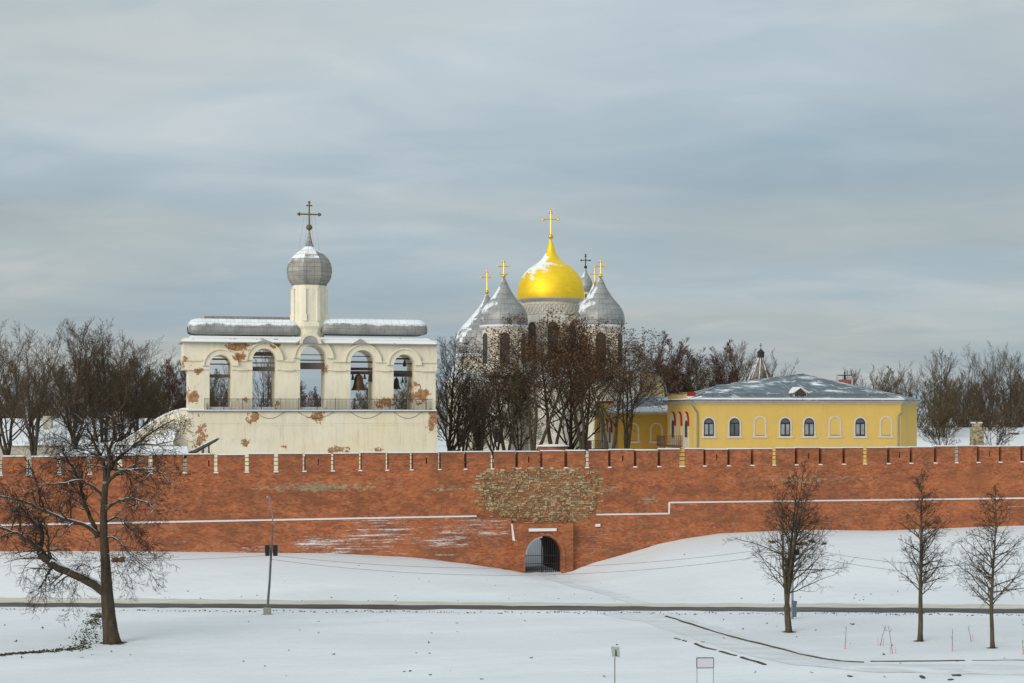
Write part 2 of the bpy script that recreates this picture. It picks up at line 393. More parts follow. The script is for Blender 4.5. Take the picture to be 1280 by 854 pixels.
def smooth(t): t = max(0., min(1., t)); return t*t*(3-2*t)
def ground(x, y):
    p = Vector((x, y, 0))-W.o; u = p.dot(W.t); v = -p.dot(W.n)
    if v < -1.0:                                 # inside the walls
        z = 8.0
        along = -v-3.5; side = abs(u-UG)
        ramp = GZ+max(0., along-3)*.33
        k = smooth((side-2.4)/1.5)
        z = min(z, ramp)*(1-k)+z*k if ramp < z else z
        if v > -3.4 and side < 3.2: z = GZ
        return z
    xf = x; base = interp(foot, u)
    yf = (W.world(u, 0)).y-1.8
    yr = Yroad(x)+2.6
    d = max(0., (yf-y)/(yf-yr)) if yf > yr else 1
    z = base*(1-smooth(d*.93+.0)) if d < 1/.93 else 0
    if v < 1.8: z = base
    dr = abs(y-Yroad(x))
    k = smooth((dr-3)/4)
    z += k*(.16*mnoise.noise(Vector((x*.09, y*.13, 3)))+.05*mnoise.noise(Vector((x*.5, y*.6, 8)))) if v > 1.2 and y > 30 else 0
    return z
def G(px, py):                                   # ground point seen at a photo pixel
    D = 60.
    while D < 240:
        z = Z(py, D); x = X(px, D)
        if ground(x, D) >= z: return Vector((x, D, ground(x, D)))
        D += .15
    return Vector((X(px, D), D, 0))
def span(a, b, s): 
    n = max(1, int(round((b-a)/s))); return [a+(b-a)*i/n for i in range(n)]
us = span(-1800,-200,200)+span(-200,-40,10)+span(-40,UG-6,1.6)+span(UG-6,UG+6,.5)+span(UG+6,150,1.6)+span(150,300,10)+span(300,2000,200)+[2000]
vs_ = span(-2600,-300,120)+span(-300,-60,20)+span(-60,-12,3)+span(-12,-3.6,.6)+[-3.5,-3.3,-1.2,-.9,0,1.2]+span(1.8,14,.8)+span(14,90,1.3)+span(90,200,10)+[200,260]
vv = []; ff = []
for v in vs_:
    for u in us:
        p = W.world(u, -v); vv.append((u, -v, ground(p.x, p.y)))
nu = len(us)
for j in range(len(vs_)-1):
    for i in range(nu-1):
        a = j*nu+i; ff.append((a, a+nu, a+nu+1, a+1))
gm = MB(); gm.add(vv, ff)
go = gm.build('ground', snowM, smooth=True, loc=W.o, rz=W.a); tag(go, 'snow covered ground sloping from the wall to the river bank', kind='structure')
# strips laid on the ground
def strip(pts, wid, name, m, z=.02, kind='structure', label=None, jit=.0, thick=0, step=.6, seed=1):
    r = random.Random(seed); mb = MB(); P = []
    for a, b in zip(pts, pts[1:]):
        a = Vector(a); b = Vector(b); k = max(1, int((b-a).length/step))
        P += [a+(b-a)*i/k for i in range(k)]
    P.append(Vector(pts[-1])); vs = []; fs = []
    for i, p in enumerate(P):
        d = (P[min(i+1,len(P)-1)]-P[max(i-1,0)]).normalized(); s_ = Vector((-d.y, d.x, 0))
        w1 = wid/2*(1+jit*(mnoise.noise(Vector((p.x*.35, p.y*.35, seed)))*1.6+r.uniform(-.3,.3))); w2 = wid/2*(1+jit*(mnoise.noise(Vector((p.x*.35, p.y*.35, seed+9)))*1.6+r.uniform(-.3,.3)))
        for q in (p+s_*w1, p-s_*w2): vs.append((q.x, q.y, ground(q.x, q.y)+z))
    n = len(P)
    for i in range(n-1): fs.append((2*i, 2*i+1, 2*i+3, 2*i+2))
    if thick:
        vs += [(x,y,zz-thick) for x,y,zz in vs]; o = 2*n
        for i in range(n-1): fs += [(2*i+1, 2*i+1+o, 2*i+3+o, 2*i+3), (2*i, 2*i+2, 2*i+2+o, 2*i+o)]
        fs += [(0, o, 1+o, 1), (2*n-2, 2*n-1, 2*n-1+o, 2*n-2+o)]
    mb.add(vs, fs); o = mb.build(name, m); tag(o, label, kind=kind); return o
road = [(x, Yroad(x), 0) for x in range(-90, 91, 6)]
strip(road, 2.9, 'path', roadM, .03, jit=.32, label='wet dark asphalt path running along the foot of the slope', seed=3, step=.8)
strip([(x, Yroad(x)+2.6, 0) for x in range(-90, 91, 6)], 2.1, 'verge', dirty, .02, jit=.30, label='dirty yellowish snow verge behind the path', seed=5, step=.8)
strip([onflat(a,b) for a,b in ((780,766.5),(830,775),(870,787),(915,803),(960,815),(1020,829),(1090,836),(1180,838),(1300,838))], 4.2, 'side_path', snowP, .015, jit=.12, label='snow packed side path branching off towards the lower right', seed=6, step=.5)
strip([onflat(a,b) for a,b in ((832,771),(870,783),(905,793.5),(940,803),(1000,818),(1050,827),(1080,828.3))], .20, 'kerb', kerbM, .07, thick=.2, jit=.5, label='bare kerb edge of the snow covered side path', seed=7, step=.35)
strip([onflat(a,b) for a,b in ((1088,826.8),(1150,827),(1206,826.8))], .13, 'kerb', kerbM, .06, thick=.2, jit=.5, label='straight bare kerb edge in front of the right hand trees', seed=8, step=.35)
strip([onflat(a,b) for a,b in ((1215,826.5),(1250,826.2),(1290,826))], .06, 'kerb', kerbM, .04, thick=.2, jit=.7, label='thin end of the kerb edge at the right', seed=9, step=.35)
for k, pts in enumerate((((843,799),(850,801)),((853,802),(858,803.5)),((869,806),(880,810),(895,813)),((900,815),(912,818.5),(920,820.5)),((926,822.5),(942,827),(957,832)))):
    strip([onflat(a,b) for a,b in pts], .09 if k < 2 else .2, 'kerb', kerbM, .06, thick=.2, jit=.4, label='broken lower kerb edge of the side path', seed=20+k, step=.3)
for k, pts in enumerate((((1190,846),(1201,846)),((1060,847),(1064,848)),((1151,847),(1155,849)),((1186,851),(1190,850)))):
    strip([onflat(a,b) for a,b in pts], .22, 'kerb', kerbM, .06, thick=.2, jit=.5, label='short stub of kerb showing through the snow', seed=30+k, step=.2)
gp = W.world(UG, -2.2)
strip([(gp.x, gp.y, 0), (gp.x+.4, gp.y-4, 0), (gp.x+2.2, gp.y-10, 0), (gp.x+5.5, gp.y-17, 0), (gp.x+8, Yroad(gp.x+8)+3.4, 0)], 1.5, 'trail', snowP, .02, jit=.3, label='trodden trail from the gate down to the path', seed=12, step=.5)
# tufts of grass left uncovered
def tufts(name, label, places, mats, seed, h=.11):
    r = random.Random(seed); mb = MB()
    for (px, py, sx, sy, n) in places:
        for _ in range(n):
            p = onflat(px+r.gauss(0,sx), py+r.gauss(0,sy)); z = ground(p.x, p.y)
            if py < 770 or True: p = Vector((p.x, p.y, z))
            a = r.uniform(0, pi); wd = r.uniform(.03,.12); hh = h*r.uniform(.3,1); lx_, ly_ = r.uniform(-.12,.12), r.uniform(-.12,.12)
            mb.mi = r.randrange(len(mats))
            dx, dy = cos(a)*wd, sin(a)*wd
            mb.add([(p.x-dx,p.y-dy,z-.03),(p.x+dx,p.y+dy,z-.03),(p.x+dx*.3+lx_,p.y+dy*.3+ly_,z+hh),(p.x-dx*.3+lx_,p.y-dy*.3+ly_,z+hh)], [(0,1,2,3)])
    o = mb.build(name, mats); tag(o, label, 'grass', kind='stuff'); return o
grassA = mat('grass_blade', (.06,.075,.022), (.035,.04,.015), 5, .9)
grassB = mat('dry_grass', (.10,.085,.045), (.06,.05,.03), 5, .9)
pl = [(121,771,5.5,2.4,210),(117,780,7,3.4,190),(110,792,9,4,170),(107,803,9,3,150),(97,809,9,1.8,110)]
pl += [(x, 811+ (90-x)*.09+rnd.uniform(-.5,.5), 3, .7, 26) for x in range(-4, 96, 4)]
tufts('grass', 'patch of green and withered grass uncovered beside the big left tree', pl, [grassA, grassB], 4)
sp = [(rnd.uniform(0,1280), rnd.uniform(775,850), .5, .25, rnd.randrange(1,5)) for _ in range(60)]+[(q, 762.5+q*.0046+rnd.uniform(-.6,1.6), 4, .5, rnd.randrange(2,9)) for q in range(0,1280,9)]
tufts('grass', 'stray dry grass tips poking through the snow', sp, [grassB], 6, .10)
mbs = MB(); rr_ = random.Random(77)
for _ in range(110):
    px = rr_.uniform(0,1280); py = rr_.uniform(700 if px < 560 else 690, 752)
    if rr_.random() < .4: py = rr_.uniform(743, 752)
    p = G(px, py); s_ = rr_.uniform(.02,.10)
    mbs.add([(p.x-s_,p.y,p.z-.02),(p.x+s_,p.y-.03,p.z-.02),(p.x+s_*.6,p.y+.08,p.z+s_*.8),(p.x-s_*.5,p.y+.05,p.z+s_*.6)], [(0,1,2,3)])
tag(mbs.build('grass', grassB), 'dark specks of weed and earth on the snowy slope', 'grass', kind='stuff')

# ---------------------------------------------------------------- the kremlin wall
def wz(py, px, v=0.0): u = u_of(px, v); return W.lz(py, u, -v)
def top(u): return 12.12+.60*u/106.1              # top of the merlons
MH = 1.72
def rub(px, py): u = u_of(px); return (u, 0, W.lz(py, u))
brick = brick_mat('red_brick', False, patches=([(*rub(400,609), (13,1.0), .75), (*rub(560,612), (6,1.2), .55), (*rub(760,612), (4,1.2), .6), (*rub(812,625), (2.2,1.0), .7), (*rub(1010,600), (20,1.4), .55)],
                       ((.37,.28,.17), (.25,.19,.10)), 2.4, .72))
brick_snow = brick_mat('red_brick_with_snow', True)
brick_gate = brick_mat('gate_brick')
U0, U1 = -60., 175.
wall = thing('kremlin_wall', 'long red brick fortress wall with merlons and an arched gate', 'wall', W.o, W.a)
uP0, uP1 = u_of(643, 1.7), u_of(716, 1.7)         # portal
uR = u_of(836); uL = u_of(595); uQ = u_of(745)
zl0, zl1, zl2 = 5.72, 5.95, 7.06
mb = MB()
def seg(a, b, zb):                                # upper masonry between u=a..b, from zb to merlon foot
    k = max(1, int((b-a)/8))
    for i in range(k):
        s0, s1 = a+(b-a)*i/k, a+(b-a)*(i+1)/k
        mb.hexa([(s0,0,zb),(s1,0,zb),(s1,3.4,zb),(s0,3.4,zb)], [(s0,0,top(s0)-MH),(s1,0,top(s1)-MH),(s1,3.4,top(s1)-MH),(s0,3.4,top(s0)-MH)])
ZP = 5.25
seg(U0, uP0, -2); seg(uP0, uP1, ZP); seg(uP1, U1, -2)
mb.build('upper_masonry', brick, wall)
# battered lower part: slopes outward towards its foot
mb = MB()
def batter(a, b, ztop, vt=.32, vb=1.75):
    k = max(1, int((b-a)/6))
    for i in range(k):
        s0, s1 = a+(b-a)*i/k, a+(b-a)*(i+1)/k
        z0 = ztop(s0) if callable(ztop) else ztop; z1 = ztop(s1) if callable(ztop) else ztop
        zb = -1.2; k0 = vt+(vb-vt)*(z0-zb)/7
        mb.hexa([(s0,-vb,zb),(s1,-vb,zb),(s1,-.003,zb),(s0,-.003,zb)], [(s0,-vt,z0),(s1,-vt,z1),(s1,-.003,z1),(s0,-.003,z0)])
lz_left = lambda u: zl0+(zl1-zl0)*u/uL
batter(U0, uL, lz_left); batter(uL, uP0-.002, lambda u: zl1-.25*(u-uL)/(uP0-uL)); batter(uP1+.002, uQ, lambda u: 5.0+.9*(u-uP1)/(uQ-uP1)); batter(uQ, uR, zl1-.02); batter(uR, U1, zl2)
mb.build('battered_base', brick_snow, wall)
mb = MB()
k = 30
for a, b, zf in ((U0, uL, lz_left), (uQ, uR, lambda u: zl1-.02), (uR, U1, lambda u: zl2)):
    for i in range(k):
        s0, s1 = a+(b-a)*i/k, a+(b-a)*(i+1)/k
        j0 = zf(s0); j1 = zf(s1)
        mb.hexa([(s0,-.40,j0-.01),(s1,-.40,j1-.01),(s1,-.004,j1-.01),(s0,-.004,j0-.01)], [(s0,-.37,j0+.055),(s1,-.37,j1+.055),(s1,-.004,j1+.13),(s0,-.004,j0+.13)])
mb.box(uR-.06, uR+.03, -.38, -.004, zl1+.1, zl2+.05)
mb.build('snowy_string_course', snowM, wall)
# portal with its arch
mb = MB(); gw = (u_of(702,1.7)-u_of(656,1.7))/2; gc = (u_of(702,1.7)+u_of(656,1.7))/2
zt = wz(670, 679, 1.7); zs = zt-gw
mb.arch_slab(uP0, uP1, -1.85, 5.9, -1.0, ZP-.005, [(gc-gw, gc+gw, zs)], 20)
mb.build('gate_portal', brick_gate, wall)
mb = MB(); mb.archring(gc, zs, gw+.02, gw+.32, -1.93, -1.852, -.5, 22); mb.build('arch_trim', brick_gate, wall)
mb = MB(); mb.box(u_of(661,1.9), u_of(695,1.9), -2.15, -1.86, wz(664,679,1.9), wz(660.5,679,1.9)); mb.build('snowy_ledge', snowM, wall)
mb = MB(); mb.hexa([(uP0-.1,-1.83,3.6),(uP0+.02,-1.9,3.6),(uP0+.02,-1.3,3.6),(uP0-.1,-1.3,3.6)], [(uP0-.08,-.9,5.2),(uP0+.0,-.9,5.2),(uP0+.0,-.5,5.2),(uP0-.08,-.5,5.2)]); 
mb.box(uQ-.25, uQ+.25, -.75, -.35, 4.8, 5.05)
mb.build('snow_pocket', snowM, wall)
mb = MB(); mb.filled_arch(gc, GZ-.3, zs, gw, 3.38, 3.5) if False else None
# left rim of the arch soffit: snow and snow-lit white put into its colour
MB().archring(gc, zs, gw-.04, gw-.003, -1.0, 5.85, GZ-.4, 20).build('tunnel_shade_lining', mat('shade_dark_brick', (.060,.034,.025), (.03,.02,.016), 2, .95, bump=.03), wall)  # near-black lining added; the tunnel's shade is put into its colour
mb = MB(); n=16
for i in range(n):
    a0 = pi*.02+pi*.46*i/n; a1 = pi*.02+pi*.46*(i+1)/n
    q = [(gc-(gw-.0)*cos(a), zs+(gw-.0)*sin(a)) for a in (a0,a1)]+[(gc-(gw-.17)*cos(a), zs+(gw-.17)*sin(a)) for a in (a1,a0)]
    mb.poly_y(q, -1.80, -1.25)
mb.build('snowlit_soffit_rim', whiteM, wall)
gate = MB(); gy = -1.1
for i in range(19):
    x = gc-gw+.08+(2*gw-.16)*i/18; h = zs+sqrt(max(0, gw**2-(x-gc)**2))-.04
    gate.box(x-.022, x+.022, gy-.02, gy+.02, GZ-.1, h)
for z in (GZ+.15, GZ+.75, GZ+1.55): gate.box(gc-gw+.05, gc+gw-.05, gy-.035, gy+.035, z, z+.06)
gate.box(gc-.06, gc+.06, gy-.05, gy+.05, GZ-.1, zt-.05)
gate.archring(gc, zs, gw-.12, gw-.03, gy-.04, gy+.04, None, 20)
gate.build('iron_gate', iron, wall)
# rubble core showing where facing is gone
rubble = mat('rubble_core', (.42,.30,.15), (.26,.22,.12), 2.2, .95, bump=.05, contrast=(.42,.58))
def rubfn(c, cur):
    n, l = c['n'], c['l']
    g = n.new('ShaderNodeNewGeometry'); r = n.new('ShaderNodeValToRGB'); r.color_ramp.interpolation = 'CONSTANT'; l.new(g.outputs['Random Per Island'], r.inputs[0])
    cols = [(.44,.30,.16),(.32,.20,.10),(.48,.36,.22),(.22,.16,.08),(.42,.26,.11),(.30,.10,.05),(.36,.28,.18),(.13,.09,.05),(.38,.15,.07),(.50,.42,.30)]
    el = r.color_ramp.elements
    for i, cc in enumerate(cols):
        if i < 2: el[i].position = i/len(cols); el[i].color = (*cc,1)
        else: t = el.new(i/len(cols)); t.color = (*cc,1)
    return c['mix'](.3, r.outputs[0], cur)
add_over('rubble_core', rubfn)
poly = [(612,589),(640,586),(700,586),(744,588),(747,610),(744,640),(747,662),(738,664),(712,656),(700,652),(700,662),(684,664),(672,650),(656,654),(640,646),(614,642),(606,632),(602,612),(600,600)]
def inside(x, y):
    c = False; n = len(poly)
    for i in range(n):
        x1,y1 = poly[i]; x2,y2 = poly[(i+1)%n]
        if (y1>y) != (y2>y) and x < (x2-x1)*(y-y1)/(y2-y1)+x1: c = not c
    return c
MB().poly_y([(u_of(a), wz(b,a)) for a, b in [(676+(a-676)*.90, 624+(b-624)*.86) for a, b in poly]][::-1], -.05, .01).build('mortar_bed', mat('old_mortar', (.27,.17,.09), (.30,.10,.045), 1.3, .95, bump=.05, contrast=(.45,.55), var2=(.14,.09,.05)), wall)
mb = MB(); rr = random.Random(5); py = 584.
while py < 668:
    rowh = rr.uniform(1.3, 3.0); px = 596.+rr.uniform(0,3)
    while px < 750:
        wd = rr.choice((rr.uniform(1.8,4), rr.uniform(2.5,8)))
        if inside(px+wd/2, py+rowh/2+rr.uniform(-2,2)) and rr.random() < .80:
            d = .10+rr.uniform(-.05,.07); u0 = u_of(px)+.02; u1 = u_of(px+wd)-.02; z1 = wz(py,px)-.015; z0 = wz(py+rowh,px)+.015
            j = lambda: rr.uniform(-.055,.055)
            mb.hexa([(u0+j(),-d,z0+j()),(u1+j(),-d,z0+j()),(u1,.02,z0),(u0,.02,z0)], [(u0+.03+j(),-d+.02+j(),z1+j()),(u1-.03+j(),-d+j(),z1+j()),(u1,.02,z1),(u0,.02,z1)])
        px += wd
    py += rowh
for _ in range(900):                               # stray blocks round the edge
    px = rr.uniform(590,752); py = rr.uniform(584,668)
    if not inside(px, py) and any(inside(px+q*rr.uniform(3,16), py+w_*rr.uniform(1,6)) for q, w_ in ((1,0),(-1,0),(0,1),(0,-1))):
        u = u_of(px); z = wz(py,px); a = rr.uniform(.1,.3); b = rr.uniform(.05,.12); mb.box(u-a,u+a,-rr.uniform(.03,.07),.02,z-b,z+b)
mb.build('rubble_core', rubble, wall)
# merlons
gaps_px = [(-95,5,0),(-60,5,0),(-24,5,0),(0.8,4,0),(36,6.5,1),(74,5,1),(112,5,1),(150,5.5,1),(188,5,1),(231,4.5,1),(270,4.5,0),(308.5,4.5,1),(345,5,1),(380.5,4,0),(416,4,0),(450.5,3.4,0),(484,3.6,0),(514.5,3.6,0),(549.5,3.2,0),
           (581.8,3.2,0),(615.2,3.5,1),(646,3.6,0),(676.3,4.2,0),(707.5,4.4,0),(733.5,4.2,1),(762,3.6,0),(794,4,0),(824,4,0),(852.5,6,1),(881,3.5,0),(911,3.7,0),(940.5,4,0),(967.5,3.7,1),(995.5,4,0),(1025.5,4,0),(1055,4,0),(1081,4,1),(1110.8,4,0),(1139,4,0),(1169.5,4,0),(1195.5,3.5,1),(1223,4,0),(1250.5,4,0),(1277.5,4,0),(1305,4,0),(1333,4,0),(1361,4,0)]
def cut(px, wpx, see):
    """front and back edges of an embrasure; 'see' ones are splayed so that daylight shows through"""
    T = 1.1
    a0, a1 = u_of(px-wpx/2), u_of(px+wpx/2)
    if see:
        k = (px-640)/F; sh = math.tan(math.atan(k)+WA)*T
        b0, b1 = a0+sh-.02, a1+sh+.02
        return a0, a1, b0, b1
    return a0, a1, a0-.02, a1+.02
cuts = [cut(*g) for g in gaps_px]
slit_px = [93,261,397.5,533,661,778.5,896,1011,1124.5,1237]
merM = brick_mat('merlon_brick')
slits = [u_of(p) for p in slit_px]
for i in range(len(cuts)-1):
    A, B = cuts[i], cuts[i+1]
    f0, f1, b0, b1 = A[1], B[0], A[3], B[2]
    um = (f0+f1)/2; zt_ = top(um)+rnd.uniform(-.06,.05); zb = top(um)-MH-.002; T = 1.1
    mb = MB(); sl = [s for s in slits if f0+.4 < s < f1-.4]
    yy = -.01
    if sl:
        s = sl[0]; h0, h1 = zb+.62, zb+1.22; e = .07
        mb.hexa([(f0,yy,zb),(s-e,yy,zb),(s-e,T,zb),(b0,T,zb)], [(f0,yy,zt_),(s-e,yy,zt_),(s-e,T,zt_),(b0,T,zt_)])
        mb.hexa([(s+e,yy,zb),(f1,yy,zb),(b1,T,zb),(s+e,T,zb)], [(s+e,yy,zt_),(f1,yy,zt_),(b1,T,zt_),(s+e,T,zt_)])
        mb.box(s-e, s+e, yy, T, zb, h0); mb.box(s-e, s+e, yy, T, h1, zt_)
    else: mb.hexa([(f0,yy,zb),(f1,yy,zb),(b1,T,zb),(b0,T,zb)], [(f0,yy,zt_),(f1,yy,zt_),(b1,T,zt_),(b0,T,zt_)])
    me = mb.build('merlon', merM, wall)
    mb = MB(); o = .05
    mb.hexa([(f0-o,yy-.07,zt_),(f1+o,yy-.07,zt_),(b1+o,T+.06,zt_),(b0-o,T+.06,zt_)], [(f0-o,yy-.07,zt_+.05),(f1+o,yy-.07,zt_+.05),(b1+o,T+.06,zt_+.05),(b0-o,T+.06,zt_+.05)]); mb.build('coping', slate, me)
    mb = MB(); rj = rnd.uniform(.02,.05)
    mb.hexa([(f0-o,yy-.05,zt_+.05),(f1+o,yy-.05,zt_+.05),(b1+o,T+.03,zt_+.05),(b0-o,T+.03,zt_+.05)], [(f0+.02,yy+.02,zt_+.05+rj),(f1-.02,yy+.02,zt_+.05+rj+.02),(b1-.02,T-.05,zt_+.09+rj),(b0+.02,T-.05,zt_+.1+rj)]); mb.build('snow_cap', snowM, me)
mb = MB()                                          # snow on the embrasure sills
for A in cuts:
    z = top(A[0])-MH; mb.hexa([(A[0]-.06,-.09,z-.02),(A[1]+.06,-.09,z-.02),(A[3],.6,z-.02),(A[2],.6,z-.02)], [(A[0]-.03,-.06,z+.09),(A[1]+.03,-.06,z+.07),(A[3],.6,z+.12),(A[2],.6,z+.12)])
mb.build('sill_snow', snowM, wall)
mb = MB()                                          # railing at the rear of the wall walk
for h in (.55, .95, 1.35): mb.tube([(U0,3.2,top(U0)-MH+h),(U1,3.2,top(U1)-MH+h)], .035, 5)
u = U0
while u < U1: mb.box(u-.04,u+.04,3.16,3.24,top(u)-MH,top(u)-MH+1.4); u += 2.4
mb.build('walkway_railing', iron, wall)
mb = MB(); a, b = u_of(74), u_of(236)
mb.hexa([(a,1.2,12.15),(b,1.2,12.2),(b,4.6,12.2),(a,4.6,12.15)], [(a,1.2,12.48),(b,1.2,12.42),(b,4.6,13.0),(a,4.6,13.0)]); mb.build('walkway_roof', snowM, wall)
# round brick turret top behind the merlons, the snowy stair roof
tf = Frame(691.5, 172, 0); r = 20*172/F
t = thing('brick_turret', 'low round brick turret with a snowy cap rising behind the merlons', 'turret', (tf.o.x, 173.5, 8))
MB().lathe([(r*.94,0),(r*.94,Z(558.5,173.5)-8),(r*.97,Z(558,173.5)-8)], n=28).build('drum', brick_mat('turret_brick'), t)
MB().lathe([(r*1.03,Z(558,173.5)-8),(r*1.03,Z(556.8,173.5)-8),(r*.6,Z(555.8,173.5)-8),(.02,Z(555.3,173.5)-8)], n=28).build('snow_cap', snowM, t)
st = Frame(230, 163.5, 0)
t = thing('stair_roof', 'slanting grey plank roof over a stair behind the wall near the belfry', 'canopy', st.o)
x0, x1 = 0, st.lx(266); z0, z1 = st.lz(571,0), st.lz(549,x1)
MB().poly_y([(x0,z0-.15),(x1,z1-.25),(x1+.3,z1+.02),(x0,z0+.18)], 0, 2.2).build('roof_deck', woodG, t)
MB().poly_y([(x0,z0+.19),(x1+.3,z1+.03),(x1+.3,z1+.11),(x0,z0+.28)], -.02, 2.2).build('snow_layer', snowM, t)
xp = st.lx(253)
MB().box(xp-.12,xp+.12,.15,.35,8,z0+(z1-z0)*.62).build('post', woodG, t); MB().box(xp+.25,xp+.38,1.7,1.85,8,z0+(z1-z0)*.7).build('post', woodG, t)

# ---------------------------------------------------------------- the belfry
B = Frame(233, 186, R(14.5), 8)
def bx_(px, y=0.): return B.lx(px, y)
def bz(py, px=387, y=0.): return B.lz(py, B.lx(px, y), y)
def bp(px, py): return (bx_(px), 0, bz(py, px))
plaster = mat('belfry_plaster', (.80,.74,.59), (.72,.66,.52), .35, .92, bump=.03, var2=(.76,.67,.48),
    patches=([(*bp(297,432),(2.3,1.2),1.0),(*bp(299,447),(1.0,1.4),1.0),(*bp(322,426),(1.6,.8),.8),(*bp(345,430),(1.3,1.4),.75),(*bp(240,495),(1.2,1.8),1.0),(*bp(228,455),(1.6,1.6),.8),(*bp(250,464),(1.5,.8),.75),
              (*bp(316,520),(1.8,1.3),.85),(*bp(395,522),(1.8,1.4),.85),(*bp(480,503),(1.9,1.2),1.0),(*bp(525,495),(2.2,1.6),1.0),(*bp(540,525),(1.3,2.6),1.0),(*bp(518,483),(1.0,1.5),.8),(*bp(420,563),(3.0,.8),1.0),
              (*bp(250,540),(1.6,3.0),.85),(*bp(308,553),(1.3,.9),.8),(*bp(470,562),(1.6,.8),.8),(*bp(405,463),(1.1,1.0),.9),(*bp(346,506),(1.3,1.0),.8),(*bp(300,500),(1.6,.9),.7),(*bp(355,558),(1.2,.8),.7)],
             ((.31,.11,.06), (.40,.27,.13)), 1.25, .725))
add_over('belfry_plaster', grime)
bel = thing('belfry', 'cream plastered wall belfry with five arched openings and a grey onion dome', 'belfry', B.o, B.a)
DP = 4.4
ops = [(262,289,444),(315.5,345,436),(375,408,431.5),(438,468,438),(492,518,443.5)]
O = []
for a, b, t_ in ops:
    xa, xb = bx_(a), bx_(b); r = (xb-xa)/2; O.append((xa, xb, bz(t_, (a+b)/2)-r, r, (xa+xb)/2))
xl, xr = bx_(236), bx_(544.5); zpl = bz(513.5); zimp = bz(463); ztop = bz(424)
mb = MB()
mb.box(bx_(235,-.35), bx_(546.5,-.35), -.35, DP+1, -1, zpl-.12)
mb.box(xl-.02, bx_(258), -.2, DP, zpl+.01, zpl+.85)           # low plinth at the left pier
mb.build('lower_body', plaster, bel)
mb = MB(); xs = xl
for (xa, xb, zsp, r, c) in O: mb.box(xs, xa, 0, DP, zpl-.1, zimp); xs = xb
mb.box(xs, xr, 0, DP, zpl-.1, zimp); mb.build('pier_row', plaster, bel)
mb = MB(); mb.arch_slab(bx_(229.5,-.16), bx_(546.3,-.16), -.16, DP+.16, zimp+.002, ztop, [(xa, xb, zsp) for xa,xb,zsp,r,c in O], 20)
mb.build('arcade_wall', plaster, bel)
for (xa, xb, zsp, r, c) in O:
    mb = MB(); mb.archring(c, zsp, r+.60, r+.78, -.50, -.162, None, 22); mb.archring(c, zsp, r+.02, r+.60, -.34, -.162, None, 22); mb.build('archivolt', plaster, bel)
for a, b in ((bx_(232),bx_(252)),(bx_(296),bx_(309)),(bx_(353),bx_(367)),(bx_(415),bx_(432)),(bx_(476),bx_(487)),(bx_(526),bx_(545))):   # impost strips on the piers
    MB().box(a, b, -.36, -.162, bz(452.5), bz(450.5)).build('impost_moulding', plaster, bel); MB().box(a, b, -.27, -.162, zimp-.06, zimp+.12).build('impost_moulding', plaster, bel)
mb = MB(); mb.box(bx_(234,-.6), bx_(547,-.6), -.62, DP+.5, zpl-.12, zpl); mb.build('platform_slab', slate, bel)
mb = MB(); mb.hexa([(bx_(234.5,-.6),-.58,zpl),(bx_(546,-.6),-.58,zpl),(bx_(546,-.6),-.2,zpl),(bx_(234.5,-.6),-.2,zpl)],[(bx_(235,-.6),-.54,zpl+.1),(bx_(546,-.6),-.54,zpl+.1),(bx_(546,-.6),-.1,zpl+.16),(bx_(235,-.6),-.1,zpl+.16)])
for (xa, xb, zsp, r, c) in O[:3]: mb.box(xa+.05, xb-.05, .3, DP-.4, zpl+.0, zpl+.42)
mb.build('platform_snow', snowM, bel)
# faint blind panels on the lower body
mb = MB()
for a, b in ((305,350),(353,420),(459,500),(503,532)):
    x0, x1 = bx_(a,-.4), bx_(b,-.4); z1 = bz(532); mb.box(x0, x0+.07, -.38, -.352, bz(558), z1); mb.box(x0, x1, -.38, -.352, z1, z1+.06); mb.box(x1-.07, x1, -.38, -.352, bz(558), z1)
mb.box(bx_(254), bx_(540), -.385, -.352, bz(529.5), bz(529.0))
mb.build('blind_panel_moulding', plaster, bel)
# eave skirt
mb = MB(); e0, e1 = bx_(226.5,-.7), bx_(547.5,-.7); ze = bz(429.5); zi = bz(421)
i0, i1 = bx_(240), bx_(536)
mb.add([(e0,-.75,ze-.05),(e1,-.75,ze-.05),(e1,DP+.75,ze-.05),(e0,DP+.75,ze-.05),(e0,-.75,ze+.06),(e1,-.75,ze+.06),(e1,DP+.75,ze+.06),(e0,DP+.75,ze+.06),(i0,.55,zi),(i1,.55,zi),(i1,DP-.55,zi),(i0,DP-.55,zi)],
       [(0,3,2,1),(0,1,5,4),(1,2,6,5),(2,3,7,6),(3,0,4,7),(4,5,9,8),(5,6,10,9),(6,7,11,10),(7,4,8,11),(8,9,10,11)])
for cpx, hw, tpy in ((330,9,424.5),(387,16,416),(449,9,423.5)):
    c = bx_(cpx); h = hw/11.1; zt2 = bz(tpy, cpx)
    mb.add([(c-h*1.15,-.80,ze+.03),(c+h*1.15,-.80,ze+.03),(c,-.80,zt2),(c-h*1.15,1.2,ze+.2),(c+h*1.15,1.2,ze+.2),(c,1.2,zt2)], [(0,1,2),(0,2,5,3),(2,1,4,5),(0,3,4,1)])
mb.build('eave_roof', mat('eave_sheet', (.26,.26,.25), (.36,.36,.34), 1, .7, snow=(.60,.72), snow_noise=.8), bel)
mb = MB(); c = bx_(387); mb.archring(c, bz(430), .9, 1.25, -.86, -.80, None, 16); mb.build('gable_moulding', plaster, bel)
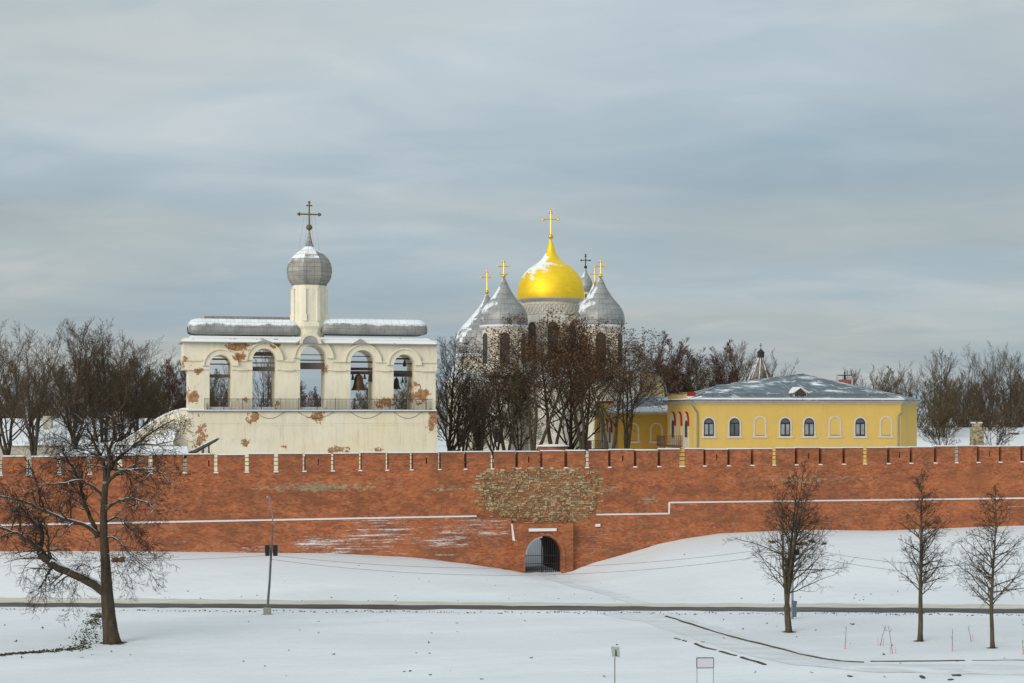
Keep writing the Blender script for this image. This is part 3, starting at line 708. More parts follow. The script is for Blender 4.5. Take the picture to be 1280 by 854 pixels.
# barrel roofs
def barrel(a, b, z0, z1, y0=.3, y1=DP-.3):
    xa, xb = bx_(a), bx_(b); mb = MB(); H = z1-z0; D2 = (y1-y0)/2; cy = (y0+y1)/2; nx = 26; na = 22; vs = []; fs = []
    for i in range(nx+1):
        s = i/nx; x = xa+(xb-xa)*(.5-.5*cos(pi*s)); d = min(x-xa, xb-x); k = sqrt(max(0, 1-(max(0,1-d/1.1))**2)) ; k = max(k, .02)
        for j in range(na+1):
            t = -.22*pi+1.44*pi*j/na
            cy_ = cos(t); sz = sin(t)
            yy = cy - D2*(abs(cy_)**.8)*(1 if cy_>0 else -1)*(.45+.55*k); zz = z0+H*.40+(sz if sz > 0 else sz*.62)*H*.60*(.35+.65*k)
            vs.append((x, yy, zz))
    for i in range(nx):
        for j in range(na): a_ = i*(na+1)+j; fs.append((a_, a_+na+1, a_+na+2, a_+1))
    fs.append(tuple(range(na,-1,-1))); fs.append(tuple(nx*(na+1)+j for j in range(na+1)))
    mb.add(vs, fs); return mb.build('barrel_roof', barrelM, bel, smooth=True)
barrel(236, 378, bz(422.5,300), bz(397.5,300)); barrel(400, 537, bz(422.5,470), bz(397.5,470))
MB().poly_x([(DP-1.2,bz(400)),(DP-.2,bz(400)),(DP-.7,bz(394.5))], bx_(255,DP), bx_(364,DP)).poly_x([(DP-1.2,bz(401)),(DP-.2,bz(401)),(DP-.7,bz(396))], bx_(412,DP), bx_(519,DP)).build('ridge_capping', slate, bel)
# drum and onion
cy = DP/2; cx = bx_(386.6, cy); ppm = F/B.world(cx, cy).y
def dz(py): return Z(py, B.world(cx, cy).y)-8
r8 = 21.5/ppm/cos(pi/8)*.97
mb = MB(); rt = pi/8
mb.lathe([(r8*.9,dz(432)),(r8*.84,dz(420)),(r8*.92,dz(413)),(r8*1.07,dz(409)),(r8*1.06,dz(405)),(r8*.98,dz(403.5)),(r8*.98,dz(357))], cx, cy, 8, rot=rt)
mb.build('drum', plaster, bel)
mb = MB()
for k in range(8):
    a = rt+pi*k/4; c = r8*.985; px_, py_ = cx+c*cos(a), cy+c*sin(a); wd = .19
    tt = Vector((-sin(a), cos(a), 0)); nn = Vector((cos(a), sin(a), 0))
    def cor(z, s=1): return [(px_+tt.x*wd*i*s+nn.x*j*s, py_+tt.y*wd*i*s+nn.y*j*s, z) for i, j in ((-1,-.1),(-1,.1),(1,.1),(1,-.1))][::-1]
    mb.hexa(cor(dz(402)), cor(dz(363))); mb.hexa(cor(dz(362.9),1.25), cor(dz(362),1.25))
    mb.hexa(cor(dz(402.2),1.5), cor(dz(394),1.5)) if k % 2 else None
mb.build('pilaster', plaster, bel)
prof = [(21,356.6),(24.3,353),(26.8,348),(28,341),(27.9,336),(26.6,330),(23.8,324.5),(19.5,319.5),(14,315),(9,311.5),(5.8,308.5),(4.2,305),(3.0,300),(2.0,295),(1.3,289)]
mb = MB(); mb.lathe([(r/ppm/.96, dz(y)) for r, y in prof], cx*0, 0, 8, rot=rt)
o = mb.build('onion_dome', onionM, bel); o.location = (cx, cy, 0)
mb = MB(); mb.lathe([(20/ppm,dz(358.5)),(22.6/ppm,dz(357.4)),(22.6/ppm,dz(356.4)),(20/ppm,dz(355.5))], cx, cy, 8, rot=rt); mb.build('dome_rim', slate, bel)
def cross(mb, cx, cy, z0, z1, zarm, arm, r, cap=.0, low=None):
    mb.tube([(cx,cy,z0),(cx,cy,z1)], [r*1.3, r], 6); mb.tube([(cx-arm,cy,zarm),(cx+arm,cy,zarm)], r, 6)
    k = arm*.16
    for s in (-1,1): mb.tube([(cx+s*arm*.9,cy,zarm-k),(cx+s*arm*.9,cy,zarm+k)], r, 5); mb.ball((cx+s*arm,cy,zarm), r*1.9, 8, 5)
    zu = z1-(z1-zarm)*.28
    mb.tube([(cx-arm*.28,cy,zu),(cx+arm*.28,cy,zu)], r, 5); mb.ball((cx,cy,z1), r*1.9, 8, 5)
    if low: mb.tube([(cx-arm*low[1],cy,low[0]+.25*arm),(cx-arm*low[1]*.6,cy,low[0]),(cx+arm*low[1]*.6,cy,low[0]),(cx+arm*low[1],cy,low[0]+.25*arm)], r, 5)
mb = MB(); cross(mb, cx, cy, dz(290), dz(253), dz(268), 13.5/ppm, .085); mb.build('cross', brassM, bel)
mb = MB(); mb.ball((cx,cy,dz(284.3)), 3.8/ppm, 16, 10); mb.build('finial_ball', brassM, bel)
mb = MB()
for s in (-1,-.45,.45,1): mb.tube([(cx+s*6.5/ppm,cy,dz(270)),(cx+s*13/ppm,cy,dz(314))], .011, 3)
mb.build('stay_wire', gal, bel)
# beams, bells, railing
beams = [ (0,[(448,450,.25),(454.5,456,.12),(468,472,.35)]), (1,[(440,445,.3),(446.5,448,.1),(453,454.5,.1),(458.5,464,.4)]), (2,[(443,444,.08),(449.5,451,.1),(453.5,461.5,.45)]),
          (3,[(445,446,.08),(451.5,453.5,.12),(459.5,463,.3),(464,468,.35)]), (4,[(447.5,449.5,.2),(454,455.5,.12),(463.5,466,.2),(466.2,471,.35)])]
for k, bs in beams:
    xa, xb, zsp, r, c = O[k]; mb = MB()
    for a, b, dd in bs:
        z1, z0 = bz(a,ops[k][0],1.5), bz(b,ops[k][0],1.5); inset = 0
        zc = (z0+z1)/2
        if zc > zsp: inset = r-sqrt(max(.05, r*r-(zc-zsp)**2))
        mb.box(xa-.0+inset*.9, xb+.0-inset*.9, 1.5-dd/2, 1.5+dd/2, z0, z1)
    mb.build('beam', woodG if k < 3 else mat('dark_beam_%d'%k, (.05,.035,.03), (.08,.06,.05), 3, .9), bel)
def bell(px, ptop, pbot, wpx, label, group=None, y=1.5, mt=bronze):
    x = bx_(px, y); D = B.world(x, y).y; k = D/F; h = (pbot-ptop)*k; r = wpx/2*k; p = B.world(x, y)
    t = thing('bell', label, 'bell', (p.x, p.y, Z(pbot, D)), B.a, group)
    pr = [(1.0,0),(.97,.03),(.86,.10),(.72,.25),(.62,.45),(.56,.65),(.50,.80),(.36,.90),(.12,.95),(.10,1.0)]
    MB().lathe([(r*a, h*b) for a, b in pr], n=24).build('bell_body', mt, t, smooth=True)
    MB().box(-.05,.05,-.03,.03,h*.97,h*.97+.18).build('hanger', iron, t)
    if wpx > 5: MB().tube([(0,0,h*.6),(0,0,h*-.02),(0,0,-h*.10)], [.03,.05,.04], 8).build('clapper', iron, t)
    return t
bell(448.3,467,488,19.5,'largest bronze bell, hanging under the beam in the fourth belfry arch')
bell(495.5,472,486.5,11,'medium dark bell at the left of the fifth belfry arch', mt=iron)
bell(505.8,450,458,5.6,'small dark bell hung alone between the upper beams of the fifth arch', mt=iron)
bell(455.8,468,474,4.4,'small bell just right of the largest bronze bell', mt=iron)
bell(462.8,467,477,6.5,'upright bell at the right side of the fourth arch', mt=iron)
bell(441,467.5,475,4.4,'small bell left of the largest bronze bell', mt=iron)
bell(503,472,478.5,3.2,'tiny bell, left one of the pair below the fifth arch beam', 'tiny bells in the fifth arch', mt=iron)
bell(507.6,472,478.5,3.2,'tiny bell, right one of the pair below the fifth arch beam', 'tiny bells in the fifth arch', mt=iron)
mb = MB(); y = -.5; zr = bz(499)
mb.tube([(bx_(256,y),y,zr+.0),(bx_(541,y),y,zr)], .025, 5); mb.tube([(bx_(256,y),y,zpl+.12),(bx_(541,y),y,zpl+.12)], .02, 5)
x = bx_(256,y)
while x < bx_(541,y): mb.box(x-.014,x+.014,y-.014,y+.014,zpl,zr); x += .155
x = bx_(256,y)
while x < bx_(541,y): mb.box(x-.03,x+.03,y-.03,y+.03,zpl,zr+.12); x += 2.1
mb.build('railing', iron, bel)
mb = MB()                                                        # slack cable loops under the platform
for a, b in ((318,356),(372,418),(438,478),(492,528)):
    P = [(bx_(a+(b-a)*i/10,-.5), -.4, bz(515)-1.0*sin(pi*i/10)*.75) for i in range(11)]; mb.tube(P, .02, 4)
mb.build('slack_cable', iron, bel)
# curved parapet wall stepping down at the left of the belfry, and lean-to in front of it
A_ = Frame(236, 186.6, R(3), 8)
t = thing('buttress_building', 'cream wall with a curving snow topped parapet descending left of the belfry', 'building', A_.o, A_.a)
tp = [(236,512),(228,512),(216,515),(204,520),(196,524.5),(187,530),(174,539),(162,547),(150,554),(120,556)]
pts = [(A_.lx(a), A_.lz(b, A_.lx(a))) for a, b in tp]
MB().poly_y([(pts[-1][0], -1)]+pts[::-1]+[(pts[0][0], -1)], 0, 1.6).build('wall', plaster, t)
mb = MB()
for (xa, za), (xb, zb) in zip(pts, pts[1:]): mb.hexa([(xb,-.12,zb-.05),(xa,-.12,za-.05),(xa,1.8,za-.05),(xb,1.8,zb-.05)], [(xb,-.1,zb+.16),(xa,-.1,za+.16),(xa,1.7,za+.2),(xb,1.7,zb+.2)])
mb.build('snowy_coping', snowM, t)
x0, x1 = A_.lx(216.5,-.4), A_.lx(236,-.4)
MB().box(x0, x1, -.45, -.003, -1, A_.lz(513.6, x1)).build('corner_pilaster', plaster, t)
t = thing('lean_to', 'low cream lean-to with a steep snow covered roof beside the belfry', 'shed', A_.o, A_.a)
x0, x1 = A_.lx(120,-3), A_.lx(216,-3); ze2 = A_.lz(555.5, x1, -3)
MB().box(x0, x1, -3, -.01, -1, ze2).build('wall', plaster, t)
xa, xb = A_.lx(182,-1), A_.lx(217.5,-.6)
MB().add([(x0,-3.3,ze2-.05),(x1,-3.3,ze2-.05),(x0,-.02,ze2+.1),(xa,-.02,A_.lz(551,xa)),(xb,-.02,A_.lz(533,xb)),(x1+.1,-.02,A_.lz(533,xb)),(x1+.05,-3.25,ze2+.1),(x0,-3.25,ze2+.1)],
         [(7,6,5,4,3,2),(0,1,6,7),(0,7,2),(6,1,5)]).build('snowy_roof', snowM, t)
MB().box(A_.lx(147,-3),A_.lx(157,-3),-3.05,-2.99,A_.lz(566,x0,-3),A_.lz(556.5,x0,-3)).build('door', mat('brown_door', (.14,.06,.04)), t)

# ---------------------------------------------------------------- the cathedral
def dome(pxc, D, prof, parent, m, n=48, name='dome'):
    k = D/F; o = MB().lathe([(r*k, Z(y, D)-8) for r, y in prof], 0, 0, n).build(name, m, parent, smooth=True); o.location = (X(pxc,D)-parent.location.x, D-parent.location.y, 0); return o
def drum(pxc, D, r, y0, y1, parent, nwin, wtop, wbot, wr, a_off=0, arc=False, name='drum'):
    k = D/F; R_ = r*k; cx_, cy_ = X(pxc,D)-parent.location.x, D-parent.location.y
    d = MB().lathe([(R_, Z(y1,D)-8),(R_, Z(y0,D)-8)], 0, 0, 48).build(name, sophM, parent, smooth=True); d.location = (cx_, cy_, 0)
    for i in range(nwin):
        a = -pi/2+a_off+2*pi*i/nwin
        if sin(a) > .2: continue
        mb = MB(); w_ = wr*k; zt_ = Z(wtop,D)-8; zb_ = Z(wbot,D)-8
        mb.filled_arch(0, zb_, zt_-w_, w_, -.03, .25); o = mb.build('window', darkM, parent); o.location = (cx_+R_*cos(a), cy_+R_*sin(a), 0); o.rotation_euler = (0,0,a+pi/2)
        mb = MB(); mb.archring(0, zt_-w_, w_+.02, w_+.2, -.10, .25, zb_, 12); o2 = mb.build('window_surround', sophM, parent); o2.location = o.location; o2.rotation_euler = o.rotation_euler
    return d
cat = thing('cathedral', 'pale cathedral with one golden dome among silver domes behind bare trees', 'church', (X(690,255), 255, 8))
CX0, CY0 = cat.location.x, 255
goldprof = [(41.5,374.5),(42.2,371),(42,366),(41,359),(39.3,353),(36.6,347),(32.8,341.5),(28.4,337),(23.5,333.2),(18.2,330),(13.6,326.5),(10.2,322.5),(7.7,318.5),(5.7,314),(4.2,309.5),(2.8,304),(1.5,299.5)]
DM = 262
dome(688.5, DM, goldprof, cat, goldM, 40, 'golden_dome')
kk = DM/F
def fin(pxc, D, yball, rball, ytop, yarm, arm, mt, thin=.075, low=None):
    k = D/F; x, y = X(pxc,D)-CX0, D-CY0
    MB().ball((x,y,Z(yball,D)-8), rball*k, 16, 10).build('finial_ball', mt, cat, smooth=True)
    mb = MB(); cross(mb, x, y, Z(yball,D)-8, Z(ytop,D)-8, Z(yarm,D)-8, arm*k, thin, low=None if low is None else (Z(low,D)-8,.75)); mb.build('cross', mt, cat)
fin(688.5, DM, 295.8, 3.3, 263.5, 274.3, 9.3, gold2, .10)
drum(688.5, DM, 35, 376, 470, cat, 8, 404, 450, 6.3, R(3))
k = DM/F; x, y = X(688.5,DM)-CX0, DM-CY0
MB().lathe([(34.5*k,Z(379.5,DM)-8),(38*k,Z(377.5,DM)-8),(41*k,Z(375.5,DM)-8),(41.6*k,Z(374,DM)-8),(38*k,Z(373.5,DM)-8)], x, y, 48).build('cornice', whiteM, cat)
mb = MB()
for i in range(20):
    a = -pi+pi*i/19*1.0
    px_, py_ = x+35*k*cos(a), y+35*k*sin(a); t_ = Vector((-sin(a),cos(a),0)); nn = Vector((cos(a),sin(a),0)); P = []
    for j in range(17):
        b = 2*pi*j/16; P.append(Vector((px_,py_,Z(388,DM)-8))+t_*(.62*cos(b))+Vector((0,0,.78*sin(b)))+nn*.03)
    if i % 1 == 0: mb.tube(P, .07, 4)
mb.build('arcature_moulding', sophM, cat)
side = [(29.3,407.5),(30.2,403),(30.1,398),(29,392.5),(26.6,387),(22.8,381.5),(18.3,376.5),(14.2,371.5),(10.7,366),(7.8,361),(5.6,356.5),(3.6,352),(1.6,348)]
for pc, D_, dy in ((629.8,252,0),(750.8,252,-.5)):
    dome(pc, D_, [(r, yy+dy) for r, yy in side], cat, leadM, 48, 'silver_dome')
    drum(pc, D_, 27, 408, 470, cat, 6, 417, 455, 6, R(3) if pc < 700 else R(-2))
    k = D_/F; MB().lathe([(26.8*k,Z(411.5,D_)-8),(30.6*k,Z(409,D_)-8),(30.8*k,Z(407.5,D_)-8),(27*k,Z(406.5,D_)-8)], X(pc,D_)-CX0, D_-CY0, 48).build('cornice', snowM, cat)
fin(629.8, 252, 345, 2.6, 326.5, 333, 7, gold2, .08, low=343.5); fin(750.8, 252, 344.8, 2.6, 326, 333, 7, gold2, .08)
big_ = [(39.5,443.5),(40.6,437),(40.8,430),(39.6,423),(36.6,416),(32,409.5),(26.8,403.5),(21.4,397.5),(16,391.5),(11,385.5),(7.2,380),(4.4,374.5),(2.2,369)]
dome(608.7, 258, big_, cat, leadM, 48, 'silver_dome'); fin(608.7, 258, 365, 2.7, 338.6, 346.6, 7, gold2, .08)
k = 258/F; MB().lathe([(39*k,Z(447,258)-8),(40.5*k,Z(445,258)-8),(40.7*k,Z(443,258)-8),(38*k,Z(442,258)-8)], X(608.7,258)-CX0, 3, 48).build('cornice', snowM, cat)
drum(608.7, 258, 37, 444, 590, cat, 5, 530, 556, 5, R(-8), name='stair_tower')
dome(743.3, 285, [(r*.93, yy*.93+31) for r, yy in side], cat, leadM, 40, 'silver_dome'); fin(743.3, 285, 353, 2.3, 336, 342.8, 5.6, gold2, .07)
drum(743.3, 285, 24, 410, 470, cat, 6, 420, 450, 5, 0)
# body with apses and snowy roofs
def cb(px, D): return X(px,D)-CX0
mb = MB(); mb.box(cb(592,256), cb(800,256), 1, 40, -1, Z(462,256)-8); mb.build('nave', sophM, cat)
mb = MB()
for pc, r_ in ((628,23),(690,31),(752,23)): mb.lathe([(r_*252/F,-1),(r_*252/F,Z(478,252)-8)], cb(pc,254), .8, 32, -pi, 0)
mb.build('apse', sophM, cat)
mb = MB()
for pc, r_ in ((628,24),(690,32),(752,24)): mb.lathe([(r_*252/F,Z(478,252)-8),(r_*252/F,Z(477,252)-7.85),(.1,Z(462,252)-8)], cb(pc,254), .8, 32, -pi, 0)
x0, x1 = cb(589,255), cb(803,255); z0 = Z(463,255)-8
mb.hexa([(x0,.6,z0),(x1,.6,z0),(x1,41,z0),(x0,41,z0)], [(x0+2,5,z0+1.4),(x1-2,5,z0+1.4),(x1-2,30,z0+1.4),(x0+2,30,z0+1.4)])
x0, x1 = cb(558,250), cb(640,250)
mb.hexa([(x0,-6,Z(478,249)-8),(x1,-6,Z(478,249)-8),(x1,2,Z(478,249)-8),(x0,2,Z(478,249)-8)], [(x0,-5.9,Z(477,249)-8),(x1,-5.9,Z(477,249)-8),(x1,2,Z(455,257)-8),(x0+1,2,Z(455,257)-8)])
mb.build('snowy_roof', snowM, cat)
MB().box(cb(560,250), cb(638,250), -5.6, 1, -1, Z(478,249)-8.02).build('gallery', sophM, cat)
for px_ in (575,598,622): MB().filled_arch(cb(px_,249), Z(553,249)-8, Z(540,249)-8, .55, -5.64, -5.5).build('gallery_window', darkM, cat)
gx = cb(806,262); r_ = 26*262/F
MB().poly_y([(gx-r_,-1),(gx+r_*.95,-1),(gx+r_*.95,Z(492,262)-8)]+[(gx+r_*.95*cos(pi*i/14), Z(492,262)-8+r_*1.05*sin(pi*i/14)) for i in range(1,14)]+[(gx-r_,Z(492,262)-8)], 7, 30).build('side_gable', mat('ochre_plaster', (.52,.43,.27), (.44,.36,.22), .6, .9), cat)
mb = MB(); mb.archring(gx, Z(492,262)-8, r_*1.0, r_*1.08, 6.8, 9, None, 16); mb.build('gable_coping', slate, cat)
# church far behind, only its silver dome shows
fc = thing('distant_church', 'small silver dome with dark cross just right of the golden dome', 'church', (X(732,330), 330, 8))
k = 330/F
o = MB().lathe([(r*k, Z(y,330)-8) for r, y in [(7,365),(8.3,361.5),(8.8,357.5),(8.4,353),(6.8,349),(4.6,345.5),(2.8,342.5),(1.5,339.5),(.8,336)]], n=32).build('silver_dome', leadM, fc, smooth=True)
MB().lathe([(6.3*k,-1),(6.3*k,Z(365,330)-8)], n=32).build('drum', sophM, fc)
MB().box(-8,8,-6,8,-1,Z(450,330)-8).build('body', sophM, fc)
mb = MB(); mb.ball((0,0,Z(334,330)-8), 2.0*k, 12, 8); cross(mb, 0, 0, Z(334,330)-8, Z(318.5,330)-8, Z(325.5,330)-8, 5.6*k, .09); mb.build('cross', iron, fc)
MB().box(-.15,.15,-6.3*k-.05,-6*k,Z(374,330)-8,Z(368,330)-8).build('slit_window', darkM, fc)
# wooden tent-roofed tower in the distance
tt = thing('tent_tower', 'distant tower with a steep snow streaked tent roof and small lookout', 'tower', (X(951,340), 340, 8), R(30))
k = 340/F; tr = mat('tent_planks', (.15,.11,.08), (.26,.23,.20), 1.2, .9, stretch=(1,1,.1))
MB().lathe([(3.0,-1),(3.0,Z(486,340)-8)], n=8).build('body', chimM, tt)
MB().lathe([(3.2,Z(487,340)-8),(.45,Z(447,340)-8)], n=8).build('tent_roof', tr, tt)
mb = MB()
for q in range(8): a = q*pi/4; mb.tube([(3.22*cos(a),3.22*sin(a),Z(487,340)-7.95),(.46*cos(a),.46*sin(a),Z(447,340)-7.95)], [.14,.08], 4)
mb.build('snow_ribs', snowM, tt)
MB().lathe([(.7,Z(447,340)-8),(.7,Z(441,340)-8),(.9,Z(441,340)-8),(.05,Z(436,340)-8)], n=8).build('lookout', iron, tt)
MB().tube([(0,0,Z(437,340)-8),(0,0,Z(429,340)-8)], .07, 5).box(-.4,.4,-.05,.05,Z(432,340)-8,Z(431.5,340)-8).build('spire', iron, tt)

# ---------------------------------------------------------------- yellow houses
def arched_window(parent, cx, zb, zt, wdt, y=0., blind=False, rot=None):
    r = wdt/2; zs_ = zt-r
    s = MB().archring(cx, zs_, r+.02, r+.22, y-.07, y+.02, zb-.02, 14).box(cx-r-.35, cx+r+.35, y-.12, y+.02, zb-.28, zb-.02).build('window' if not blind else 'blind_window', whiteM, parent)
    if blind:
        MB().box(cx-r+.02, cx+r-.02, y-.05, y+.02, zb-.02, zb+.05).build('sill_board', chimM, s)  # brick-red strip along the foot of the blind arch
    else:
        MB().filled_arch(cx, zb, zs_, r, y-.02, y+.05).build('pane', glassM, s)
        MB().archring(cx, zs_, r-.09, r+.01, y-.05, y+.04, zb, 14).box(cx-.07,cx+.07,y-.05,y+.04,zb,zs_+.0).box(cx-r,cx+r,y-.05,y+.04,zs_-.06,zs_+.08).box(cx-r,cx+r,y-.055,y+.04,zb-.01,zb+.14).build('frame', frameM, s)
        MB().box(cx-r+.1,cx-.09,y-.03,y+.0,zb+.2,zs_-.12).box(cx+.09,cx+r-.1,y-.03,y+.0,zb+.2,zs_-.12).build('curtain', mat('net_curtain_%d' % rnd.randrange(10**6), (.20,.24,.25), (.32,.36,.36), 1.5, .35), s) if rnd.random() < .75 else None
    return s
H = Frame(868, 200, R(9), 8)
house = thing('yellow_house', 'long yellow plastered house with arched windows and a snow streaked blue grey roof', 'house', H.o, H.a)
hx = lambda px, y=0.: H.lx(px, y)
hz = lambda py, px=1000, y=0.: H.lz(py, H.lx(px, y), y)
ztw = hz(505); xR = hx(1126); DB = 13.
foot_h = [(0,0),(xR,0),(hx(1146,2.2),2.2),(hx(1146,2.2)+.4,DB),(0,DB)]
MB().poly_z(foot_h, -1, ztw).build('wall', yellowM, house)
def off(pts, d):
    n = len(pts); res = []
    for i in range(n):
        p0, p1, p2 = Vector(pts[i-1]), Vector(pts[i]), Vector(pts[(i+1)%n])
        n1 = Vector(((p1-p0).y, -(p1-p0).x)).normalized(); n2 = Vector(((p2-p1).y, -(p2-p1).x)).normalized()
        b = (n1+n2); b = b/b.dot(n1); res.append(tuple(p1+b*d))
    return res
MB().poly_z(off(foot_h,.12), ztw, ztw+.12).poly_z(off(foot_h,.24), ztw+.12, ztw+.24).poly_z(off(foot_h,.5), ztw+.24, ztw+.42).build('cornice', whiteM, house)
ev = off(foot_h, .78); zE = ztw+.42
def p3(px, py, y): x = hx(px, y); return (x, y, H.lz(py, x, y))
EL, ER, EC, EB, EBL = [(*p, zE+.1) for p in ev]
Q = p3(897,482,4.2); Rr = p3(981,482,4.2); P_ = p3(1003,467.5,7.2); S_ = p3(914,479.5,6.8)
M_ = (hx(1003,-.7), ev[0][1], zE+.1)
BKm = ((Q[0]+P_[0])/2, ev[3][1], zE+.1)
mb = MB(); base = [(p[0],p[1],zE) for p in ev]
vs = [EL, M_, ER, EC, EB, EBL, Q, Rr, P_, S_, BKm]+base
fs = [(0,1,7,6),(1,8,7),(1,2,8),(2,3,8),(3,4,8),(4,10,8),(10,5,9),(10,9,8),(5,0,6,9),(6,7,9),(7,8,9)]
fs += [(11,12,2,0),(12,13,3,2),(13,14,4,3),(14,15,5,4),(15,11,0,5),(15,14,13,12,11)]
mb.add(vs, fs); mb.build('roof', roofM, house)
mb = MB()                                                     # snow bank on the eave
for a, b in ((EL,ER),(EBL,EL)):
    a, b = Vector(a), Vector(b); d = (b-a).normalized(); nn = Vector((-d.y, d.x, 0))
    n_ = 24
    for i in range(n_):
        s0, s1 = a+(b-a)*i/n_, a+(b-a)*(i+1)/n_
        up = .24
        mb.hexa([s0+Vector((0,0,-.04)), s1+Vector((0,0,-.04)), s1+nn*1.5+Vector((0,0,up)), s0+nn*1.5+Vector((0,0,up))], [s0+nn*.05+Vector((0,0,.10)), s1+nn*.05+Vector((0,0,.10)), s1+nn*1.5+Vector((0,0,up+.16)), s0+nn*1.5+Vector((0,0,up+.16))])
mb.build('eave_snow', snowM, house)
mb = MB()
for a, b in ((Q,Rr),(Rr,P_),(P_,ER),(Q,EL),(P_,S_),(M_,Rr)): mb.tube([Vector(a)+Vector((0,0,.04)), Vector(b)+Vector((0,0,.04))], .055, 5)
mb.build('ridge_capping', mat('ridge_sheet', (.40,.43,.45), (.20,.23,.24), 1.5, .6), house)
mb = MB(); z = zE+.62; x = ev[0][0]+.9
mb.tube([(ev[0][0]+.6,.2,z+.16),(xR+.2,.2,z+.16)], .03, 4)
while x < xR: mb.tube([(x,.2,z-.3),(x,.2,z+.16)], .025, 4); x += 2.2
mb.build('snow_guard_rail', rustM, house)
for px_ in (886,918,981.5,1011.3,1075.2): c = hx(px_); arched_window(house, c, hz(545,px_), hz(523,px_), 1.22)
for px_ in (949.8,1043.5,1107.3): c = hx(px_); arched_window(house, c, hz(544.5,px_), hz(522,px_), 1.2, blind=True)
# dormer
YD = .35; dx = hx(1000.5,YD); dzb = hz(497,1000,YD); dzt = hz(484.8,1000,YD)
dm = MB(); dm.poly_y([(dx-.85,dzb-.1),(dx+.85,dzb-.1),(dx+.85,dzb+.62),(dx,dzt+.12),(dx-.85,dzb+.62)], YD, 4.2); d_o = dm.build('dormer', whiteM, house)
MB().poly_y([(dx-.70,dzb),(dx+.70,dzb),(dx+.70,dzb+.55),(dx,dzt-.08),(dx-.70,dzb+.55)], YD-.04, YD+.02).build('dormer_pane', darkM, d_o)
MB().box(dx-.60,dx-.54,YD-.08,YD-.005,dzb,dzb+.6).box(dx-.25,dx-.19,YD-.08,YD-.005,dzb,dzb+.66).box(dx+.19,dx+.25,YD-.08,YD-.005,dzb,dzb+.66).box(dx+.54,dx+.6,YD-.08,YD-.005,dzb,dzb+.6).build('dormer_frame', rustM, d_o)
mb = MB()
for s in (-1,1): mb.hexa([(dx,YD-.2,dzt+.0),(dx+s*1.08,YD-.2,dzb+.50),(dx+s*1.08,4.2,dzb+.50),(dx,4.2,dzt+.0)], [(dx,YD-.2,dzt+.12),(dx+s*1.08,YD-.2,dzb+.60),(dx+s*1.08,4.2,dzb+.60),(dx,4.2,dzt+.12)])
mb.build('dormer_roof', snowM, d_o)
# downpipes
def pipe(parent, pts, r=.085): return MB().tube(pts, r, 8).build('downpipe', gal, parent)
pipe(house, [(-.45,-.55,zE),( -.45,-.5,zE-.5),(hx(871),-.15,hz(522,872)-.0+.6),(hx(871.5),-.13,hz(524,872)),(hx(871.5),-.13,-1)])
pipe(house, [(xR+1.3,-.2,zE-.05),(xR+.9,-.25,zE-.5),(hx(1122.5),-.13,hz(520,1123)),(hx(1122.5),-.13,-1)])
# chimney on the roof, with its cap
ch = MB(); cxh, cyh = hx(1056,9), 9.; k = H.world(cxh,cyh).y/F; zc = H.lz(480,cxh,cyh)
ch.box(cxh-.65,cxh+.65,cyh-.45,cyh+.45,zc-2.5,zc+.55); c_o = ch.build('chimney', chimM, house)
MB().box(cxh-.1,cxh+.1,cyh-.1,cyh+.1,zc+.55,zc+1.15).box(cxh-.78,cxh+.78,cyh-.5,cyh+.5,zc+1.05,zc+1.15).ball((cxh,cyh,zc+1.4),.13,8,6).box(cxh-.04,cxh+.04,cyh-.04,cyh+.04,zc+1.1,zc+1.75).build('chimney_cap', iron, c_o)
def side_porch(parent, Fm, pxs, zt_, zb_, pyt):
    """three arched hoods on the left gable side (plane local x=0), seen at a slant"""
    for i, (px_, dark) in enumerate(pxs):
        y = Fm.ly(px_); r = .95
        e = bpy.data.objects.new('hooded_window', None)
        def tr(mb, name, m, par):
            mb.v = [(-b, a+y, c) for (a, b, c) in [(p[0], -p[1], p[2]) for p in mb.v]]
            return mb.build(name, m, par)
        base_ = tr(MB().filled_arch(0, zb_, zt_-r, r, 0, .12), 'hooded_window', whiteM, parent)
        tr(MB().archring(0, zt_-r, r, r+.22, 0, .48, zt_-r-.5, 14), 'hood', redM, base_)
        tr(MB().filled_arch(0, zb_+1.6, zt_-r*1.2, r*.42, .10, .145), 'pane', darkM if dark else yellowM, base_)
    y0 = Fm.ly(pxs[0][0])-1.9; y1 = Fm.ly(pxs[-1][0])+1.9
def mir(mb, y): mb.v = [(-p[1]*-1 if False else p[0], p[1], p[2]) for p in mb.v]; return mb
